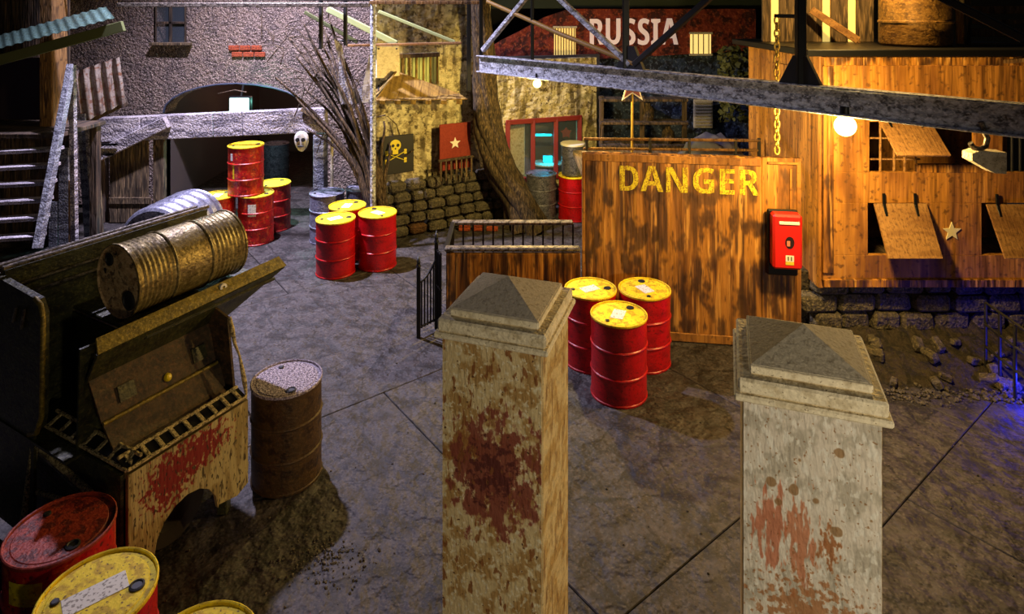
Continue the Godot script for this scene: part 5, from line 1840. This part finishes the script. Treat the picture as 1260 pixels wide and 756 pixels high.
	cbox(st, Vector3(X(760, hz), 5.0, -hz - 0.6), Vector3(9.0, 2.1, 0.3))
	part(hl, "roof_mass", st, flat(Color8(48, 58, 48), 0.9))
	var font := SystemFont.new()
	font.font_names = PackedStringArray(["Droid Sans"])
	font.font_weight = 700
	var tm := TextMesh.new()
	tm.text = "RUSSIA"
	tm.font = font
	tm.font_size = 64
	tm.pixel_size = 0.01
	tm.depth = 0.05
	var ab := tm.get_aabb()
	var t := part_mesh(hl, "letters", tm, glow(Color(0.93, 0.82, 0.78), 0.35), false)
	t.scale = Vector3(2.05 / ab.size.x, 0.62 / ab.size.y, 1)
	t.position = W(780, 39, hz - 0.02) - hl.position - ab.get_center() * t.scale
	t.set_meta("label", "white word RUSSIA on the gable")
	for e in [[695, 53, 0.5, 0.74, 0.55, 8], [862, 54, 0.48, 0.5, 0.9, 4]]:
		var p := W(e[0], e[1], hz - 0.03)
		st = S()
		cbox(st, p, Vector3(e[2], e[3], 0.04), 0.01)
		var win := part(hl, "lit_window", st, glow(Color(1.0, 0.86, 0.5), e[4]))
		for i in e[5]:
			st = S()
			cbox(st, p + Vector3(-e[2] * 0.5 + e[2] * (i + 0.5) / e[5], 0, 0.03), Vector3(0.02, e[3], 0.02), 0.004)
			part(win, "window_bar", st, M.pine)
		for s in [-1, 1]:
			st = S()
			cbox(st, p + Vector3(0, s * e[3] * 0.5, 0.03), Vector3(e[2] + 0.06, 0.05, 0.05), 0.006)
			part(win, "window_rail", st, M.cap_edge)
	st = S()
	cbox(st, W(865, 140, hz - 0.05), Vector3(0.44, 0.66, 0.06))
	var shu := part(hl, "shutter", st, M.cap_edge)
	for i in 8:
		st = S()
		cbox(st, W(865, 126 + i * 4, hz - 0.1), Vector3(0.38, 0.04, 0.03), 0.006)
		part(shu, "louvre", st, M.cap)
	# right part of the background between hall and orange building
	var bw := structure("wall_far", "dark wall closing the yard behind the hall")
	st = S()
	cbox(st, Vector3(0, 3.0, -18.6), Vector3(34, 8, 0.3))
	part(bw, "wall_face", st, flat(Color8(44, 44, 46), 0.95))
	# walkway behind DANGER wall
	var wk := thing("walkway", "dark raised walkway with pipe rails behind DANGER wall", "walkway", Vector3(X(835, 9.0), 0, -9.3))
	var wx0 := X(716, 9.0)
	var wx1 := X(938, 9.0)
	for e in [[171, 9.0, 0.022], [183, 9.0, 0.02]]:
		st = S()
		tube(st, [W(718, e[0], e[1]), W(936, e[0] + 2, e[1])], e[2], 8)
		part(wk, "rail", st, M.pine)
	for px in [722, 800, 848, 905, 934]:
		st = S()
		bar(st, Vector3(X(px, 9.0), 0, -9.0), W(px, 170, 9.0), 0.04, 0.04)
		part(wk, "post", st, M.dark_steel)
	st = S()
	cbox(st, Vector3((wx0 + wx1) * 0.5, Y(204, 9.5), -9.7), Vector3(wx1 - wx0, 0.08, 1.3))
	part(wk, "deck", st, M.dark_plank)
	for i in 16:
		st = S()
		var x := lerpf(wx0, wx1, (i + 0.5) / 16.0)
		cbox(st, Vector3(x, 0.85, -9.05), Vector3((wx1 - wx0) / 16.0 - 0.01, 1.7, 0.03), 0.005)
		part(wk, "skirt_board", st, M.dark_plank)
	var tp := thing("tarp_bundle", "crumpled blue-grey tarpaulin heaped on the walkway", "tarpaulin", Vector3(X(878, 9.7), Y(204, 9.5) + 0.04, -9.75))
	st = S()
	st.set_smooth_group(0)
	var gpt := func(i: int, j: int) -> Vector3:
		var u := i / 12.0 * 2.0 - 1.0
		var v := j / 8.0 * 2.0 - 1.0
		var r := maxf(0.0, 1.0 - u * u) * maxf(0.0, 1.0 - v * v)
		return tp.position + Vector3(u * 0.45, 0.42 * sqrt(r) * (0.8 + 0.25 * sin(i * 1.7) * cos(j * 2.1)), v * 0.35)
	for i in 12:
		for j in 8:
			quad(st, gpt.call(i, j), gpt.call(i + 1, j), gpt.call(i + 1, j + 1), gpt.call(i, j + 1), Vector3.UP)
	part(tp, "sheet", st, M.tarp)
	# red star on a pole
	var sp := thing("star_pole", "dark red star with white rim on a thin pole behind the truss", "star", Vector3(X(778, 9.6), 0, -9.6))
	st = S()
	tube(st, [Vector3(X(778, 9.6), Y(204, 9.5), -9.62), W(778, 108, 9.6)], 0.02, 8)
	part(sp, "pole", st, M.brass)
	st = S()
	prism(st, star_poly(0.26), 0.03, Transform3D(Basis(), W(778, 106, 9.58)))
	part(sp, "rim", st, M.white_paint)
	st = S()
	prism(st, star_poly(0.2), 0.05, Transform3D(Basis(), W(778, 106, 9.57)))
	part(sp, "face", st, flat(Color8(96, 20, 22), 0.5))
	# invented shelf and jars filling the indistinct dark behind the walkway
	var rk := thing("invented_shelving", "invented shelving with two jars behind the walkway", "shelving", Vector3(X(815, 12.0), 0, -12.0))
	for px in [740, 790, 842]:
		st = S()
		bar(st, Vector3(X(px, 12.0), 0, -12.0), W(px, 118, 12.0), 0.08, 0.08)
		part(rk, "upright", st, M.dark_plank)
	for py in [122, 150, 178]:
		st = S()
		bar(st, W(738, py, 12.0), W(844, py, 12.0), 0.35, 0.05)
		part(rk, "shelf", st, M.dark_plank)
	for e in [[797, 150], [822, 178]]:
		st = S()
		lathe(st, Transform3D(Basis(), W(e[0], e[1], 12.0) + Vector3(0, 0.025, 0)), [Vector2(0.09, 0), Vector2(0.12, 0.08), Vector2(0.11, 0.22), Vector2(0.05, 0.28), Vector2(0.05, 0.33), Vector2(0, 0.33)], 14)
		var jar := part(rk, "invented_jar", st, M.bark)
	# ivy on the walkway end
	var mm := MultiMesh.new()
	mm.transform_format = MultiMesh.TRANSFORM_3D
	st = S()
	panel(st, Vector3(-0.5, 0, 0), Vector3(0, -0.35, 0.1), Vector3(0.5, 0, 0), Vector3(0, 0.6, 0.1), 0.02)
	st.generate_normals()
	mm.mesh = st.commit()
	mm.instance_count = 500
	for i in 500:
		var p := W(rng.randf_range(884, 946), rng.randf_range(58, 150), 10.4 + rng.randf() * 0.4)
		mm.set_instance_transform(i, Transform3D(Basis.from_euler(Vector3(rng.randfn(0, 0.6), rng.randfn(0, 0.8), rng.randf() * TAU)).scaled(Vector3.ONE * rng.randf_range(0.06, 0.13)), p))
	var iv := MultiMeshInstance3D.new()
	iv.multimesh = mm
	iv.material_override = M.leaf
	iv.name = "ivy"
	add_child(iv)
	iv.set_meta("kind", "stuff")
	iv.set_meta("label", "dark ivy curtain hanging behind the walkway end")
	iv.set_meta("category", "ivy")

# ---------------------------------------------------------------- everything
const LAMP_A := 10.5        # warm bulb by the orange building
const LAMP_B := 11.0        # warm bulb before the yellow wall
const LAMP_COOL := 185.0    # cool floodlight over the shed
const LAMP_TEAL := 6.0
const LAMP_BLUE := 0.5
const LAMP_DECK := 6.0
const LAMP_TUNNEL_FILL := 0.8
const LAMP_FRONT_FILL := 18.0   # added fill lamp behind the camera, for the pillar fronts

func _ready() -> void:
	rng.seed = 7
	var cam := Camera3D.new()
	cam.name = "camera"
	add_child(cam)
	cam.position = Vector3(0, EYE, 0)
	cam.near = 0.1
	cam.far = 200.0
	cam.projection = Camera3D.PROJECTION_FRUSTUM
	cam.set_frustum(756.0 / F * 0.1, Vector2(0, -(378.0 - YH) / F * 0.1), 0.1, 200.0)
	cam.current = true
	var we := WorldEnvironment.new()
	var env := Environment.new()
	env.background_mode = Environment.BG_COLOR
	env.background_color = Color(0.095, 0.095, 0.11)
	env.background_energy_multiplier = 1.0
	env.tonemap_mode = Environment.TONE_MAPPER_LINEAR
	env.tonemap_exposure = 1.0
	env.sdfgi_enabled = true
	env.ssao_enabled = true
	env.ssil_enabled = true
	we.environment = env
	we.name = "environment"
	add_child(we)
	make_materials()
	print("materials ", Time.get_ticks_msec())
	# added fill lamp, unseen on a post behind the camera
	var fp := Vector3(2.4, 2.65, 1.8)
	var fo := thing("added_fill_lamp", "added fill lamp on a post behind the viewpoint", "lamp", fp * Vector3(1, 0, 1))
	var st := S()
	tube(st, [Vector3(fp.x, 0, fp.z + 0.2), fp + Vector3(0, 0, 0.2)], 0.06, 10)
	part(fo, "post", st, M.dark_steel)
	st = S()
	cbox(st, fp + Vector3(0, 0.02, 0.1), Vector3(0.6, 0.4, 0.2), 0.03)
	part(fo, "housing", st, M.black_iron)
	st = S()
	cbox(st, fp, Vector3(0.52, 0.32, 0.02), 0.01)
	part(fo, "lens", st, glow(Color(1.0, 0.93, 0.8), 3.0))
	var fs := spot(fo, fp + Vector3(0, 0, -0.03), Vector3(0.75, 1.5, -4.2), Color(1.0, 0.93, 0.8), LAMP_FRONT_FILL, 0.2, 35)
	fs.spot_angle_attenuation = 1.0
	build_floor()
	build_danger_wall()
	build_orange_building()
	build_left()
	build_middle()
	build_pillars()
	build_truck()
	build_truss()
	build_drums()
	print("done ", Time.get_ticks_msec())
